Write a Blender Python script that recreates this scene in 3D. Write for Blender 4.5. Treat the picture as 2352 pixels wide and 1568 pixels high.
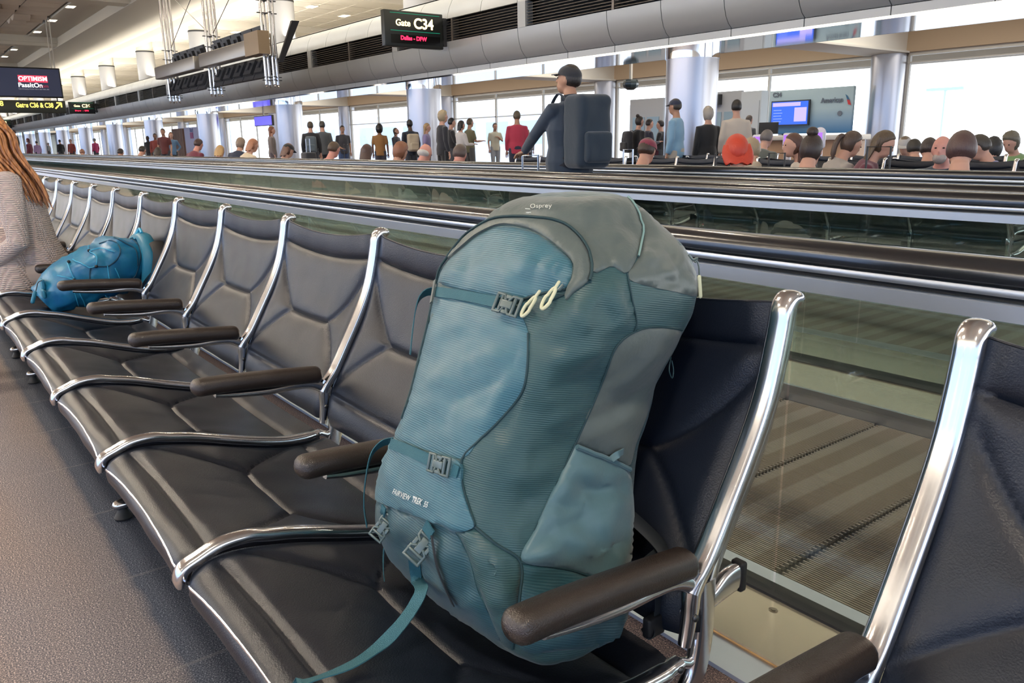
import bpy, bmesh, math, random
from mathutils import Vector, Matrix, noise
from mathutils.bvhtree import BVHTree
from mathutils.geometry import delaunay_2d_cdt
for o in list(bpy.data.objects): bpy.data.objects.remove(o)
SC = bpy.context.scene
COL = SC.collection
PI = math.pi
random.seed(7)
# ---------------------------------------------------------------- camera
FPX, CW, CH = 1830.0, 2352.0, 1568.0
yaw, pitch, roll = math.radians(52.5706), math.radians(14.0897), math.radians(-0.8531)
fwd = Vector((-math.sin(yaw)*math.cos(pitch), math.cos(yaw)*math.cos(pitch), -math.sin(pitch)))
rt0 = Vector((math.cos(yaw), math.sin(yaw), 0)); up0 = rt0.cross(fwd)
rt = math.cos(roll)*rt0 + math.sin(roll)*up0; upv = -math.sin(roll)*rt0 + math.cos(roll)*up0
CAMP = Vector((0, 0, 1.075))
cam = bpy.data.objects.new('camera', bpy.data.cameras.new('camera')); COL.objects.link(cam)
cam.data.sensor_width = 36.0; cam.data.lens = FPX/CW*36.0; cam.data.clip_start = 0.02; cam.data.clip_end = 600
cam.matrix_world = Matrix(((rt.x, upv.x, -fwd.x, CAMP.x), (rt.y, upv.y, -fwd.y, CAMP.y), (rt.z, upv.z, -fwd.z, CAMP.z), (0, 0, 0, 1)))
SC.camera = cam
SC.view_settings.view_transform = 'Standard'; SC.view_settings.look = 'None'
SC.view_settings.gamma = 1.0; SC.view_settings.use_curve_mapping = False
SC.view_settings.exposure = 0.35
SC.cycles.use_denoising = True
SC.cycles.max_bounces = 8; SC.cycles.diffuse_bounces = 4; SC.cycles.glossy_bounces = 4
SC.cycles.transparent_max_bounces = 24; SC.cycles.sample_clamp_indirect = 6.0
SC.cycles.caustics_reflective = False; SC.cycles.caustics_refractive = False
# ---------------------------------------------------------------- sky and lamps
W = bpy.data.worlds.new('sky'); SC.world = W; W.use_nodes = True
wn = W.node_tree.nodes; wl = W.node_tree.links; wn.clear()
wo = wn.new('ShaderNodeOutputWorld'); wb = wn.new('ShaderNodeBackground')
wt = wn.new('ShaderNodeTexCoord'); wm = wn.new('ShaderNodeMapping'); wm.inputs['Rotation'].default_value = (0, 0, 0)
wr = wn.new('ShaderNodeValToRGB'); ws = wn.new('ShaderNodeSeparateXYZ'); wmr = wn.new('ShaderNodeMapRange')
wl.new(wt.outputs['Generated'], ws.inputs[0]); wl.new(ws.outputs['Y'], wmr.inputs['Value'])
wmr.inputs['From Min'].default_value = -0.6; wmr.inputs['From Max'].default_value = 0.5
wr.color_ramp.elements[0].color = (0.25, 0.38, 0.64, 1); wr.color_ramp.elements[1].color = (0.93, 0.97, 1.0, 1)
wl.new(wmr.outputs[0], wr.inputs[0]); wl.new(wr.outputs[0], wb.inputs['Color']); wb.inputs['Strength'].default_value = 3.6
wl.new(wb.outputs[0], wo.inputs[0])

def point_px(P):
    d = Vector(P) - CAMP; z = d.dot(fwd)
    return (CW/2 + FPX*d.dot(rt)/z, CH/2 - FPX*d.dot(upv)/z)
def ray_px(x, y):
    return ((x-CW/2)/FPX*rt - (y-CH/2)/FPX*upv + fwd).normalized()
def at_x(x, y, X):  # where the sight line of a picture point meets the plane x = X
    d = ray_px(x, y); return CAMP + d*((X-CAMP.x)/d.x)
def at_y(x, y, Y):
    d = ray_px(x, y); return CAMP + d*((Y-CAMP.y)/d.y)
def at_z(x, y, Z):
    d = ray_px(x, y); return CAMP + d*((Z-CAMP.z)/d.z)
# ---------------------------------------------------------------- materials
MATS = {}
def srgb(h):
    h = h.lstrip('#'); c = [int(h[i:i+2], 16)/255 for i in (0, 2, 4)]
    return tuple(((v+0.055)/1.055)**2.4 if v > 0.04045 else v/12.92 for v in c)
def mat(name, col, rough=0.6, metal=0.0, spec=0.5, var=None, vscale=8, bump=0, bscale=60, emit=None, estr=1.0, sheen=0, coat=0, stretch=None):
    if name in MATS: return MATS[name]
    if isinstance(col, str): col = srgb(col)
    m = bpy.data.materials.new(name); m.use_nodes = True; MATS[name] = m
    n, l = m.node_tree.nodes, m.node_tree.links
    b = n['Principled BSDF']
    b.inputs['Base Color'].default_value = (*col, 1); b.inputs['Roughness'].default_value = rough
    b.inputs['Metallic'].default_value = metal; b.inputs['Specular IOR Level'].default_value = spec
    if sheen: b.inputs['Sheen Weight'].default_value = sheen
    if coat: b.inputs['Coat Weight'].default_value = coat; b.inputs['Coat Roughness'].default_value = 0.1
    if emit is not None:
        if isinstance(emit, str): emit = srgb(emit)
        b.inputs['Emission Color'].default_value = (*emit, 1); b.inputs['Emission Strength'].default_value = estr
    if var is not None or bump:
        tc = n.new('ShaderNodeTexCoord'); mp = n.new('ShaderNodeMapping'); l.new(tc.outputs['Object'], mp.inputs[0])
        if stretch: mp.inputs['Scale'].default_value = stretch
    if var is not None:
        if isinstance(var, str): var = srgb(var)
        t = n.new('ShaderNodeTexNoise'); t.inputs['Scale'].default_value = vscale; t.inputs['Detail'].default_value = 5
        l.new(mp.outputs[0], t.inputs['Vector'])
        r = n.new('ShaderNodeValToRGB'); r.color_ramp.elements[0].position = .35; r.color_ramp.elements[1].position = .65
        r.color_ramp.elements[0].color = (*col, 1); r.color_ramp.elements[1].color = (*var, 1)
        l.new(t.outputs['Fac'], r.inputs[0]); l.new(r.outputs[0], b.inputs['Base Color'])
    if bump:
        t2 = n.new('ShaderNodeTexNoise'); t2.inputs['Scale'].default_value = bscale; t2.inputs['Detail'].default_value = 4
        l.new(mp.outputs[0], t2.inputs['Vector'])
        bu = n.new('ShaderNodeBump'); bu.inputs['Strength'].default_value = bump; bu.inputs['Distance'].default_value = 0.01
        l.new(t2.outputs['Fac'], bu.inputs['Height']); l.new(bu.outputs[0], b.inputs['Normal'])
    return m
def fabric(name, col, col2, pitch_m=0.0035, rough=0.5, axis='Z', tilt=0.0, mixn=0.5, bumpn=0.25, nscale=9):
    """ripstop nylon: fine ribs woven in, slightly two-tone"""
    if name in MATS: return MATS[name]
    m = mat(name, col, rough, spec=0.5, sheen=0.15)
    if isinstance(col, str): col = srgb(col)
    if isinstance(col2, str): col2 = srgb(col2)
    n, l = m.node_tree.nodes, m.node_tree.links; b = n['Principled BSDF']
    tc = n.new('ShaderNodeTexCoord'); mp = n.new('ShaderNodeMapping'); mp.inputs['Rotation'].default_value = (tilt, 0, 0)
    l.new(tc.outputs['Object'], mp.inputs[0])
    w = n.new('ShaderNodeTexWave'); w.bands_direction = axis; w.inputs['Scale'].default_value = 2*PI/(20*pitch_m)
    w.inputs['Distortion'].default_value = 0.6; w.inputs['Detail'].default_value = 1; w.inputs['Detail Scale'].default_value = 0.4
    l.new(mp.outputs[0], w.inputs['Vector'])
    t = n.new('ShaderNodeTexNoise'); t.inputs['Scale'].default_value = nscale; t.inputs['Detail'].default_value = 3
    l.new(mp.outputs[0], t.inputs['Vector'])
    mx = n.new('ShaderNodeMath'); mx.operation = 'MULTIPLY_ADD'; mx.inputs[1].default_value = mixn; mx.inputs[2].default_value = 0.0
    l.new(w.outputs['Fac'], mx.inputs[0])
    r = n.new('ShaderNodeMix'); r.data_type = 'RGBA'
    r.inputs['A'].default_value = (*col, 1); r.inputs['B'].default_value = (*col2, 1)
    l.new(mx.outputs[0], r.inputs['Factor']); l.new(r.outputs['Result'], b.inputs['Base Color'])
    ad = n.new('ShaderNodeMath'); ad.operation = 'MULTIPLY_ADD'; ad.inputs[1].default_value = 0.25
    l.new(w.outputs['Fac'], ad.inputs[0]); l.new(t.outputs['Fac'], ad.inputs[2])
    bu = n.new('ShaderNodeBump'); bu.inputs['Strength'].default_value = bumpn; bu.inputs['Distance'].default_value = 0.004
    l.new(ad.outputs[0], bu.inputs['Height']); l.new(bu.outputs[0], b.inputs['Normal'])
    return m
# ---------------------------------------------------------------- mesh building
class MB:
    def __init__(s): s.v = []; s.f = []; s.m = []; s.cur = 0
    def add(s, vs, fs):
        k = len(s.v); s.v += [tuple(p) for p in vs]; s.f += [tuple(i+k for i in f) for f in fs]; s.m += [s.cur]*len(fs); return s
    def box(s, x0, x1, y0, y1, z0, z1):
        return s.add([(x0,y0,z0),(x1,y0,z0),(x1,y1,z0),(x0,y1,z0),(x0,y0,z1),(x1,y0,z1),(x1,y1,z1),(x0,y1,z1)],
                     [(3,2,1,0),(4,5,6,7),(0,1,5,4),(1,2,6,5),(2,3,7,6),(3,0,4,7)])
    def rbox(s, x0, x1, y0, y1, z0, z1, r, n=3):
        """box with rounded vertical and horizontal edges: a superellipsoid-like hull of offset rings"""
        rings = []
        for k in range(n+1):
            a = PI/2*k/n; rings.append((z0 + r*(1-math.sin(a)), r*(1-math.cos(a)) if False else r*(1-math.cos(PI/2-a))))
        prof = []
        for k in range(n+1):
            a = PI/2*k/n; prof.append((z0 + r - r*math.cos(a), r - r*math.sin(a)))
        prof = prof + [(z1 - (z - z0), i) for z, i in reversed(prof)]
        R = []
        for z, ins in prof:
            ring = []
            for cx, cy, a0 in ((x1-r, y1-r, 0), (x0+r, y1-r, PI/2), (x0+r, y0+r, PI), (x1-r, y0+r, 1.5*PI)):
                for k in range(n+1):
                    a = a0 + PI/2*k/n; q = max(r-ins, 1e-5)
                    ring.append((cx + q*math.cos(a), cy + q*math.sin(a), z))
            R.append(ring)
        return s.loft(R, True, True)
    def loft(s, rings, closed=True, caps=True):
        n = len(rings[0]); k = len(s.v); vs = [p for r in rings for p in r]; fs = []
        for i in range(len(rings)-1):
            for j in range(n if closed else n-1):
                a = i*n+j; b = i*n+(j+1) % n; fs.append((a, b, b+n, a+n))
        if caps and closed: fs.append(tuple(range(n-1, -1, -1))); fs.append(tuple((len(rings)-1)*n+j for j in range(n)))
        return s.add(vs, fs)
    def tube(s, path, rad, n=12, caps=True, rx=None, up=None, flat=1.0, round_ends=False):
        """sweep an ellipse along a path; rad a number or one per point; flat squeezes along the local normal"""
        P = [Vector(p) for p in path]; N = len(P)
        rads = [rad]*N if not isinstance(rad, (list, tuple)) else list(rad)
        if round_ends:
            t0 = (P[0]-P[1]).normalized(); t1 = (P[-1]-P[-2]).normalized(); r0, r1 = rads[0], rads[-1]
            pre = [(P[0]+t0*r0*math.sin(a), r0*math.cos(a)) for a in (1.52, 1.2, .8, .4)]
            post = [(P[-1]+t1*r1*math.sin(a), r1*math.cos(a)) for a in (.4, .8, 1.2, 1.52)]
            P = [p for p, r in pre]+P+[p for p, r in post]; rads = [r for p, r in pre]+rads+[r for p, r in post]; N = len(P)
        T = []
        for i in range(N):
            t = (P[min(i+1, N-1)]-P[max(i-1, 0)]); T.append(t.normalized() if t.length > 1e-9 else Vector((0, 0, 1)))
        u = Vector(up) if up else (Vector((0, 0, 1)) if abs(T[0].z) < .9 else Vector((1, 0, 0)))
        nrm = (u - T[0]*u.dot(T[0])).normalized(); R = []
        for i in range(N):
            if up: nrm = (u - T[i]*u.dot(T[i]));
            else: nrm = nrm - T[i]*nrm.dot(T[i])
            nrm = nrm.normalized() if nrm.length > 1e-6 else Vector((1, 0, 0)); bi = T[i].cross(nrm)
            r = rads[i]
            R.append([P[i] + bi*(r*math.cos(2*PI*j/n)) + nrm*(r*flat*math.sin(2*PI*j/n)) for j in range(n)])
        return s.loft(R, True, caps)
    def cyl(s, c, r, z0, z1, n=24, r2=None):
        r2 = r if r2 is None else r2
        return s.loft([[(c[0]+q*math.cos(2*PI*j/n), c[1]+q*math.sin(2*PI*j/n), z) for j in range(n)] for q, z in ((r, z0), (r2, z1))])
    def lathe(s, c, prof, n=24):
        return s.loft([[(c[0]+q*math.cos(2*PI*j/n), c[1]+q*math.sin(2*PI*j/n), c[2]+z) for j in range(n)] for q, z in prof])
    def ell(s, c, rx, ry, rz, n=16, m=10, rot=None):
        R = []
        for i in range(m+1):
            a = -PI/2 + PI*i/m; a = max(min(a, PI/2-.01), -PI/2+.01)
            ring = []
            for j in range(n):
                p = Vector((rx*math.cos(a)*math.cos(2*PI*j/n), ry*math.cos(a)*math.sin(2*PI*j/n), rz*math.sin(a)))
                if rot is not None: p = rot @ p
                ring.append(Vector(c)+p)
            R.append(ring)
        return s.loft(R)
    def prof_x(s, prof, x0, x1, closed=True):
        """profile of (y, z) drawn out along x"""
        n = len(prof)
        vs = [(x0, y, z) for y, z in prof]+[(x1, y, z) for y, z in prof]
        fs = [(j, j+n, (j+1) % n+n, (j+1) % n) for j in range(n if closed else n-1)]
        if closed: fs += [tuple(range(n)), tuple(range(2*n-1, n-1, -1))]
        return s.add(vs, fs)
    def quad(s, a, b, c, d): return s.add([a, b, c, d], [(0, 1, 2, 3)])
def smooth_path(pts, n=6):
    P = [Vector(p) for p in pts]; out = []
    for i in range(len(P)-1):
        p0 = P[max(i-1, 0)]; p1 = P[i]; p2 = P[i+1]; p3 = P[min(i+2, len(P)-1)]
        for k in range(n):
            t = k/n
            out.append(0.5*((2*p1)+(-p0+p2)*t+(2*p0-5*p1+4*p2-p3)*t*t+(-p0+3*p1-3*p2+p3)*t*t*t))
    out.append(P[-1]); return out
def build(name, mb, m, parent=None, sharp=35, smooth=True):
    me = bpy.data.meshes.new(name); me.from_pydata([tuple(v) for v in mb.v], [], mb.f)
    ms = m if isinstance(m, (list, tuple)) else [m]
    for q in ms: me.materials.append(q)
    if len(ms) > 1: me.polygons.foreach_set('material_index', mb.m)
    bm = bmesh.new(); bm.from_mesh(me); bmesh.ops.recalc_face_normals(bm, faces=bm.faces); bm.to_mesh(me); bm.free()
    if smooth:
        me.polygons.foreach_set('use_smooth', [True]*len(me.polygons)); me.set_sharp_from_angle(angle=math.radians(sharp))
    me.update()
    o = bpy.data.objects.new(name, me); COL.objects.link(o)
    if parent is not None:
        o.parent = parent
        o.matrix_parent_inverse = q_world(parent).inverted()
    return o
WORLD = {}
def q_world(q):
    return WORLD.get(q.name, Matrix.Identity(4))
def thing(name, label, cat, loc=(0, 0, 0), group=None, kind=None):
    o = bpy.data.objects.new(name, None); COL.objects.link(o); o.location = loc; o.empty_display_size = .1
    o['label'] = label; o['category'] = cat
    if group: o['group'] = group
    if kind: o['kind'] = kind
    WORLD[o.name] = Matrix.Translation(Vector(loc))
    return o
def tag(o, label, cat, group=None, kind=None):
    o['label'] = label; o['category'] = cat
    if group: o['group'] = group
    if kind: o['kind'] = kind
    return o
def struct(name, mb, m, sharp=35, smooth=True, label=None):
    o = build(name, mb, m, None, sharp, smooth); o['kind'] = 'structure'
    if label: o['label'] = label
    return o
def dup(root, loc, label=None, rotz=None):
    r = root.copy(); COL.objects.link(r); r.location = loc
    if rotz is not None: r.rotation_euler = (0, 0, rotz)
    if label: r['label'] = label
    for ch in list(root.children):
        c = ch.copy(); COL.objects.link(c); c.parent = r
        for g in ch.children:
            d = g.copy(); COL.objects.link(d); d.parent = c
    return r
# ================================================================= materials of the place
steel = mat('brushed steel', (0.55, 0.57, 0.6), .28, 1.0)
steel_pale = mat('satin stainless', (0.60, 0.66, 0.74), .42, .85)
chrome = mat('polished aluminium', (0.70, 0.70, 0.72), .17, 1.0, bump=.02, bscale=30)
mirror_m = mat('mirror cladding', (0.85, 0.86, 0.88), .07, 1.0, bump=.06, bscale=2.2)
col_steel = mat('brushed column steel', (0.50, 0.49, 0.51), .30, 1.0, stretch=(1, 1, .15), bump=.03, bscale=12)
rubber = mat('black rubber', (0.010, 0.011, 0.014), .22, spec=.7, coat=.3)
black_m = mat('matt black', (0.008, 0.008, 0.009), .6)
dkgrey = mat('dark grey paint', (0.035, 0.037, 0.04), .5)
white_p = mat('white ceiling paint', (0.74, 0.70, 0.62), .8)
tile_m = mat('acoustic ceiling tile', (0.74, 0.64, 0.52), .9, var=(0.68, 0.58, 0.47), vscale=.8)
beam_m = mat('cream painted beam', (0.68, 0.63, 0.53), .75)
beige_m = mat('beige wall paint', (0.52, 0.40, 0.28), .85)
clad_m = mat('grey metallic cladding', (0.50, 0.52, 0.52), .38, .25, var=(0.46, 0.48, 0.48), vscale=.5)
col_paint = mat('pale grey column paint', (0.36, 0.36, 0.36), .5)
lamp_m = mat('ceiling lamp diffuser', (0.9, 0.85, 0.75), .5, emit=(1.0, .84, .62), estr=7)
cream_deck = mat('champagne deck plate', (0.60, 0.55, 0.43), .22, .75)
brass = mat('brass edge', (0.75, 0.45, 0.22), .3, 1)

def glass_mat(name, tint, refl=1.0, rough=.015, base=.06):
    m = bpy.data.materials.new(name); m.use_nodes = True; n, l = m.node_tree.nodes, m.node_tree.links; n.clear()
    o = n.new('ShaderNodeOutputMaterial'); t = n.new('ShaderNodeBsdfTransparent'); g = n.new('ShaderNodeBsdfGlossy')
    t.inputs[0].default_value = (*tint, 1); g.inputs['Color'].default_value = (.9, 1, .97, 1); g.inputs['Roughness'].default_value = rough
    lf = n.new('ShaderNodeLayerWeight'); lf.inputs['Blend'].default_value = .5; lw = n.new('ShaderNodeMath'); lw.operation = 'POWER'; lw.inputs[1].default_value = 4.0; l.new(lf.outputs['Facing'], lw.inputs[0])
    ma = n.new('ShaderNodeMath'); ma.operation = 'MULTIPLY_ADD'; ma.inputs[1].default_value = refl; ma.inputs[2].default_value = base; ma.use_clamp = True
    mx = n.new('ShaderNodeMixShader'); l.new(lw.outputs[0], ma.inputs[0]); l.new(ma.outputs[0], mx.inputs[0])
    l.new(t.outputs[0], mx.inputs[1]); l.new(g.outputs[0], mx.inputs[2]); l.new(mx.outputs[0], o.inputs[0]); return m
bal_glass = glass_mat('balustrade glass', (.885, .92, .91), 1.0)
win_glass = glass_mat('window glass', (.97, .98, .99), .6, base=.0)

def carpet_mat():
    m = mat('speckled carpet', (0.1, 0.1, 0.1), .95, spec=.15); n, l = m.node_tree.nodes, m.node_tree.links; b = n['Principled BSDF']
    tc = n.new('ShaderNodeTexCoord')
    v = n.new('ShaderNodeTexNoise'); v.inputs['Scale'].default_value = 300; v.inputs['Detail'].default_value = 2.5; l.new(tc.outputs['Object'], v.inputs['Vector'])
    r = n.new('ShaderNodeValToRGB'); e = r.color_ramp.elements
    e[0].position = .40; e[0].color = (.055, .062, .078, 1); e[1].position = .60; e[1].color = (.17, .168, .175, 1)
    x = e.new(.70); x.color = (.42, .41, .42, 1)
    l.new(v.outputs['Fac'], r.inputs[0])
    # broad woven bands, slightly redder and bluer
    mp = n.new('ShaderNodeMapping'); mp.inputs['Scale'].default_value = (.35, 1.6, 1); l.new(tc.outputs['Object'], mp.inputs[0])
    s = n.new('ShaderNodeTexNoise'); s.inputs['Scale'].default_value = 1.6; s.inputs['Detail'].default_value = 2; l.new(mp.outputs[0], s.inputs['Vector'])
    r2 = n.new('ShaderNodeValToRGB'); r2.color_ramp.elements[0].position = .4; r2.color_ramp.elements[1].position = .62
    r2.color_ramp.elements[0].color = (1.15, 1.02, .92, 1); r2.color_ramp.elements[1].color = (1.0, .98, 1.0, 1); l.new(s.outputs['Fac'], r2.inputs[0])
    mx = n.new('ShaderNodeMix'); mx.data_type = 'RGBA'; mx.blend_type = 'MULTIPLY'; mx.inputs['Factor'].default_value = 1
    l.new(r.outputs[0], mx.inputs['A']); l.new(r2.outputs[0], mx.inputs['B'])
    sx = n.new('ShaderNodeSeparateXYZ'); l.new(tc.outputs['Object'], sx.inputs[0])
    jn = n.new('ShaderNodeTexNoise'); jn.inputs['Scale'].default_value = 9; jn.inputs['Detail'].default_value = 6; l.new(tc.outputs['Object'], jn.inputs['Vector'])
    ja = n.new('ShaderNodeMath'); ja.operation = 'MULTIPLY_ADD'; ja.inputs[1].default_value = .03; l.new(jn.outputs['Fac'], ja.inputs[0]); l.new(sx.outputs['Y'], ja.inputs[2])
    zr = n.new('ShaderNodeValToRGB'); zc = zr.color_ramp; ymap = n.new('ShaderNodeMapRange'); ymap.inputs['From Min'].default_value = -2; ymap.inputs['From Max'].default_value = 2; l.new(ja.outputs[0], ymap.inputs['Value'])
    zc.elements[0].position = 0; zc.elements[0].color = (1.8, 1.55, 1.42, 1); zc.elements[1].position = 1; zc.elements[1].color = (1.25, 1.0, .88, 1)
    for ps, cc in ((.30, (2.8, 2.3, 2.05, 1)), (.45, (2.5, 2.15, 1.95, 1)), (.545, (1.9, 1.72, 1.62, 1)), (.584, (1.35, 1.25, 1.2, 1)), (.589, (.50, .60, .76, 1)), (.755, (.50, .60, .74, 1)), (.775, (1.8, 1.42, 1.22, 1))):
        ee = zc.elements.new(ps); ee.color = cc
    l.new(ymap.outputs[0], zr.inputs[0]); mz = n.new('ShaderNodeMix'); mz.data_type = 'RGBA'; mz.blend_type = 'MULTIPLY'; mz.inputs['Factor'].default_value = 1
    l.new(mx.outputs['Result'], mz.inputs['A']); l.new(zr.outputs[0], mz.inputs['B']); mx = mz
    # pale stitched lines every so often
    w = n.new('ShaderNodeTexWave'); w.bands_direction = 'X'; w.inputs['Scale'].default_value = 2*PI/(20*.46); w.inputs['Distortion'].default_value = 0
    l.new(tc.outputs['Object'], w.inputs['Vector']); th = n.new('ShaderNodeMath'); th.operation = 'GREATER_THAN'; th.inputs[1].default_value = .9985
    l.new(w.outputs['Fac'], th.inputs[0]); m2 = n.new('ShaderNodeMath'); m2.operation = 'MULTIPLY'; m2.inputs[1].default_value = .10; l.new(th.outputs[0], m2.inputs[0])
    mx2 = n.new('ShaderNodeMix'); mx2.data_type = 'RGBA'; l.new(m2.outputs[0], mx2.inputs['Factor']); l.new(mx.outputs['Result'], mx2.inputs['A'])
    mx2.inputs['B'].default_value = (.4, .38, .36, 1); l.new(mx2.outputs['Result'], b.inputs['Base Color'])
    bu = n.new('ShaderNodeBump'); bu.inputs['Strength'].default_value = .3; bu.inputs['Distance'].default_value = .002
    l.new(v.outputs['Fac'], bu.inputs['Height']); l.new(bu.outputs[0], b.inputs['Normal']); return m
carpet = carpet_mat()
X0, X1 = -135.0, 9.0
fb = MB()
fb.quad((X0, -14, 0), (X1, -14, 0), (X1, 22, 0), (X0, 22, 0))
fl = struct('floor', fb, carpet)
# ================================================================= outside
ap = MB(); ap.quad((-260, 22.2, -4), (120, 22.2, -4), (120, 400, -4), (-260, 400, -4))
o = struct('ground', ap, mat('pale concrete apron', (.62, .62, .60), .9, var=(.5, .5, .5), vscale=.02))
ap = MB(); ap.quad((-260, -14.2, -4), (120, -14.2, -4), (120, -400, -4), (-260, -400, -4))
o = struct('ground', ap, MATS['pale concrete apron'])
# ================================================================= ceilings
ceil = MB()
rnd = random.Random(3)
XB = [-2.6-16.2*k for k in range(-1, 9)]
for i in range(len(XB)-1):
    xa, xb = XB[i+1]+.55, XB[i]-.55
    nx = 12; w = (xb-xa)/nx; ny = 12; h = 16.8/ny
    for a in range(nx):
        for b in range(ny):
            x0 = xa+a*w+.02; x1 = xa+(a+1)*w-.02; y0 = -8.4+b*h+.02; y1 = -8.4+(b+1)*h-.02
            if abs(b*h-8.4+h/2) > 7.4: continue
            wav = ((a//2+b) % 3 == 0) and xb < -14
            if wav:
                for s in range(2):
                    ya = y0+(y1-y0)*s/2; yb = y0+(y1-y0)*(s+1)/2-.03; R = []
                    for k in range(7):
                        z = 6.85-.20*abs(math.sin(PI*k/6)) + (.10 if s else 0); xx = x0+(x1-x0)*k/6
                        R.append([(xx, ya, z), (xx, yb, z)])
                    ceil.loft(R, False)
                    ceil.loft([[(p[0][0], p[0][1], p[0][2]), (p[0][0], p[0][1], 6.98)] for p in R], False)
            else:
                ceil.box(x0, x1, y0, y1, 6.85, 6.88)
ceil_o = struct('ceiling', ceil, tile_m)
cb = MB()
cb.box(X0, X1, -8.45, 8.45, 6.98, 7.1)
struct('ceiling', cb, mat('dark ceiling void', (.10, .09, .08), .9))
bm_ = MB()
for s in (1, -1):
    pr = [(8.45*s, 6.99), (8.45*s, 6.42), (8.40*s, 6.40), (8.40*s, 6.34), (8.5*s, 6.3), (10.85*s, 6.3), (11.05*s, 6.12), (11.45*s, 6.12), (11.5*s, 6.18), (11.5*s, 7.0)]
    bm_.prof_x(pr, X0, X1)
    bm_.box(X0, X1, min(7.1*s, 8.45*s), max(7.1*s, 8.45*s), 6.80, 6.95)
for x in XB:
    for a, b in ((-.55, -.42), (.42, .55)): bm_.box(x+a, x+b, -8.5, 8.5, 6.52, 6.99)
    bm_.box(x-.42, x+.42, -8.5, 8.5, 6.36, 6.99)
struct('beam', bm_, beam_m)
fc = MB()
fc.box(X0, X1, 11.5, 22.2, 6.58, 6.7)
for k in range(0, 80):
    x = -k*1.2+4
    if x > X0: fc.box(x-.012, x+.012, 11.5, 22, 6.566, 6.58)
for k in range(8): fc.box(X0, X1, 12.7+k*1.2-.012, 12.7+k*1.2+.012, 6.566, 6.58)
fc.box(X0, X1, 22.0, 22.2, 2.9, 6.58)
for k in range(12):
    x = -10.3-9.55*k
    fc.box(x-.45, x+.45, 11.5, 22, 6.3, 6.58)
struct('ceiling', fc, white_p)
# opposite side of the concourse, behind the viewpoint
bk = MB()
bk.box(X0, X1, -14.2, -14, 0, .5); bk.box(X0, X1, -14.2, -14, 5.6, 6.7); bk.box(X0, X1, -14, -11.5, 6.5, 6.7)
for k in range(14): bk.box(-10.3-9.55*k+4, -9.6-9.55*k+4, -14.15, -13.6, .5, 5.6)
for k in range(2): bk.box(-.4+4.0*k, -.2+4.0*k, -14.1, -13.9, .5, 5.6)
struct('wall_back', bk, white_p)
wr_ = MB(); wr_.box(X1, X1+.2, -14, 22, 0, .4); wr_.box(X1, X1+.2, -14, 22, 4.2, 7)
struct('wall_right', wr_, white_p)
wl_ = MB(); wl_.box(X0-.2, X0, -14, 22, 0, 7)
struct('wall_left', wl_, white_p)
# ================================================================= curved soffit fascia
SEAM = -10.22; PW = 1.352
fa = MB(); lowp = [(11.45, 2.83), (11.36, 2.90), (11.29, 3.0), (11.24, 3.13), (11.21, 3.28), (11.20, 3.42)]
upp = [(11.20, 3.93), (11.22, 4.05), (11.27, 4.2), (11.34, 4.33), (11.45, 4.45), (11.62, 4.54), (11.9, 4.58)]
k0, k1 = -10, 92
for k in range(k0, k1):
    xb = SEAM-PW*k-.008; xa = xb-PW+.016
    if xa < X0 or xb > X1: continue
    for pr in (lowp, upp):
        n = len(pr); R = [[(xa, y, z) for y, z in pr], [(xb, y, z) for y, z in pr]]
        fa.loft(R, False); fa.loft([[(x, y+.06, z) for y, z in pr] for x in (xa, xb)], False)
        for x in (xa, xb): fa.loft([[(x, y, z) for y, z in pr], [(x, y+.06, z) for y, z in pr]], False)
    fa.box(xa, xb, 11.44, 11.47, 2.70, 2.82)
struct('trim_1', fa, clad_m, sharp=50)
fg = MB()
fg.box(X0, X1, 11.50, 11.6, 2.75, 4.5); fg.box(X0, X1, 11.5, 13.0, 4.45, 4.5)
struct('trim_2', fg, mat('fascia void', (.02, .02, .022), .8))
gr = MB()
for j in range(8):
    z = 3.46+j*.058; gr.add([(X0, 11.23, z), (X1, 11.23, z), (X1, 11.30, z+.03), (X0, 11.30, z+.03), (X0, 11.23, z-.006), (X1, 11.23, z-.006), (X1, 11.30, z+.024), (X0, 11.30, z+.024)],
        [(0, 1, 2, 3), (7, 6, 5, 4), (0, 4, 5, 1), (3, 2, 6, 7)])
for k in range(-6, 46):
    x = SEAM-PW*(2*k)-1.2
    if X0 < x < X1: gr.cur = 0; gr.box(x-.03, x+.03, 11.215, 11.4, 3.42, 3.93)
struct('trim_3', gr, mat('grille slats', (.20, .175, .15), .4, .5))
gj = MB()
for k in range(-3, 24):
    x = SEAM-PW*(4*k)+1.5
    if X0 < x < X1: gj.box(x-.13, x+.13, 11.19, 11.4, 3.42, 3.93)
struct('trim_4', gj, clad_m)
mr = MB(); mr.box(X0, X1, 11.44, 13.1, 2.66, 2.70); mr.box(X0, X1, 13.08, 13.12, 2.66, 3.4)
struct('soffit_panel', mr, mirror_m)
# ================================================================= columns
for k in range(-1, 13):
    x = -10.3-9.5*k
    if x > X1 or x < X0: continue
    c = MB(); c.cyl((x, 12.2), .48, 0, 2.66, 40)
    struct('column', c, col_steel)
    c = MB(); c.cyl((x, 12.2), .50, 2.50, 2.66, 40); struct('column', c, mirror_m)
    if True:
        c = MB(); c.cyl((x, 12.2), .46, 4.4, 6.02, 36); struct('column', c, col_paint)
        c = MB(); c.cyl((x, 12.2), .47, 6.02, 6.09, 36); struct('column', c, dkgrey)
        c = MB(); c.cyl((x, 12.2), .44, 6.09, 6.58, 36); struct('column', c, white_p)
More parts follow.
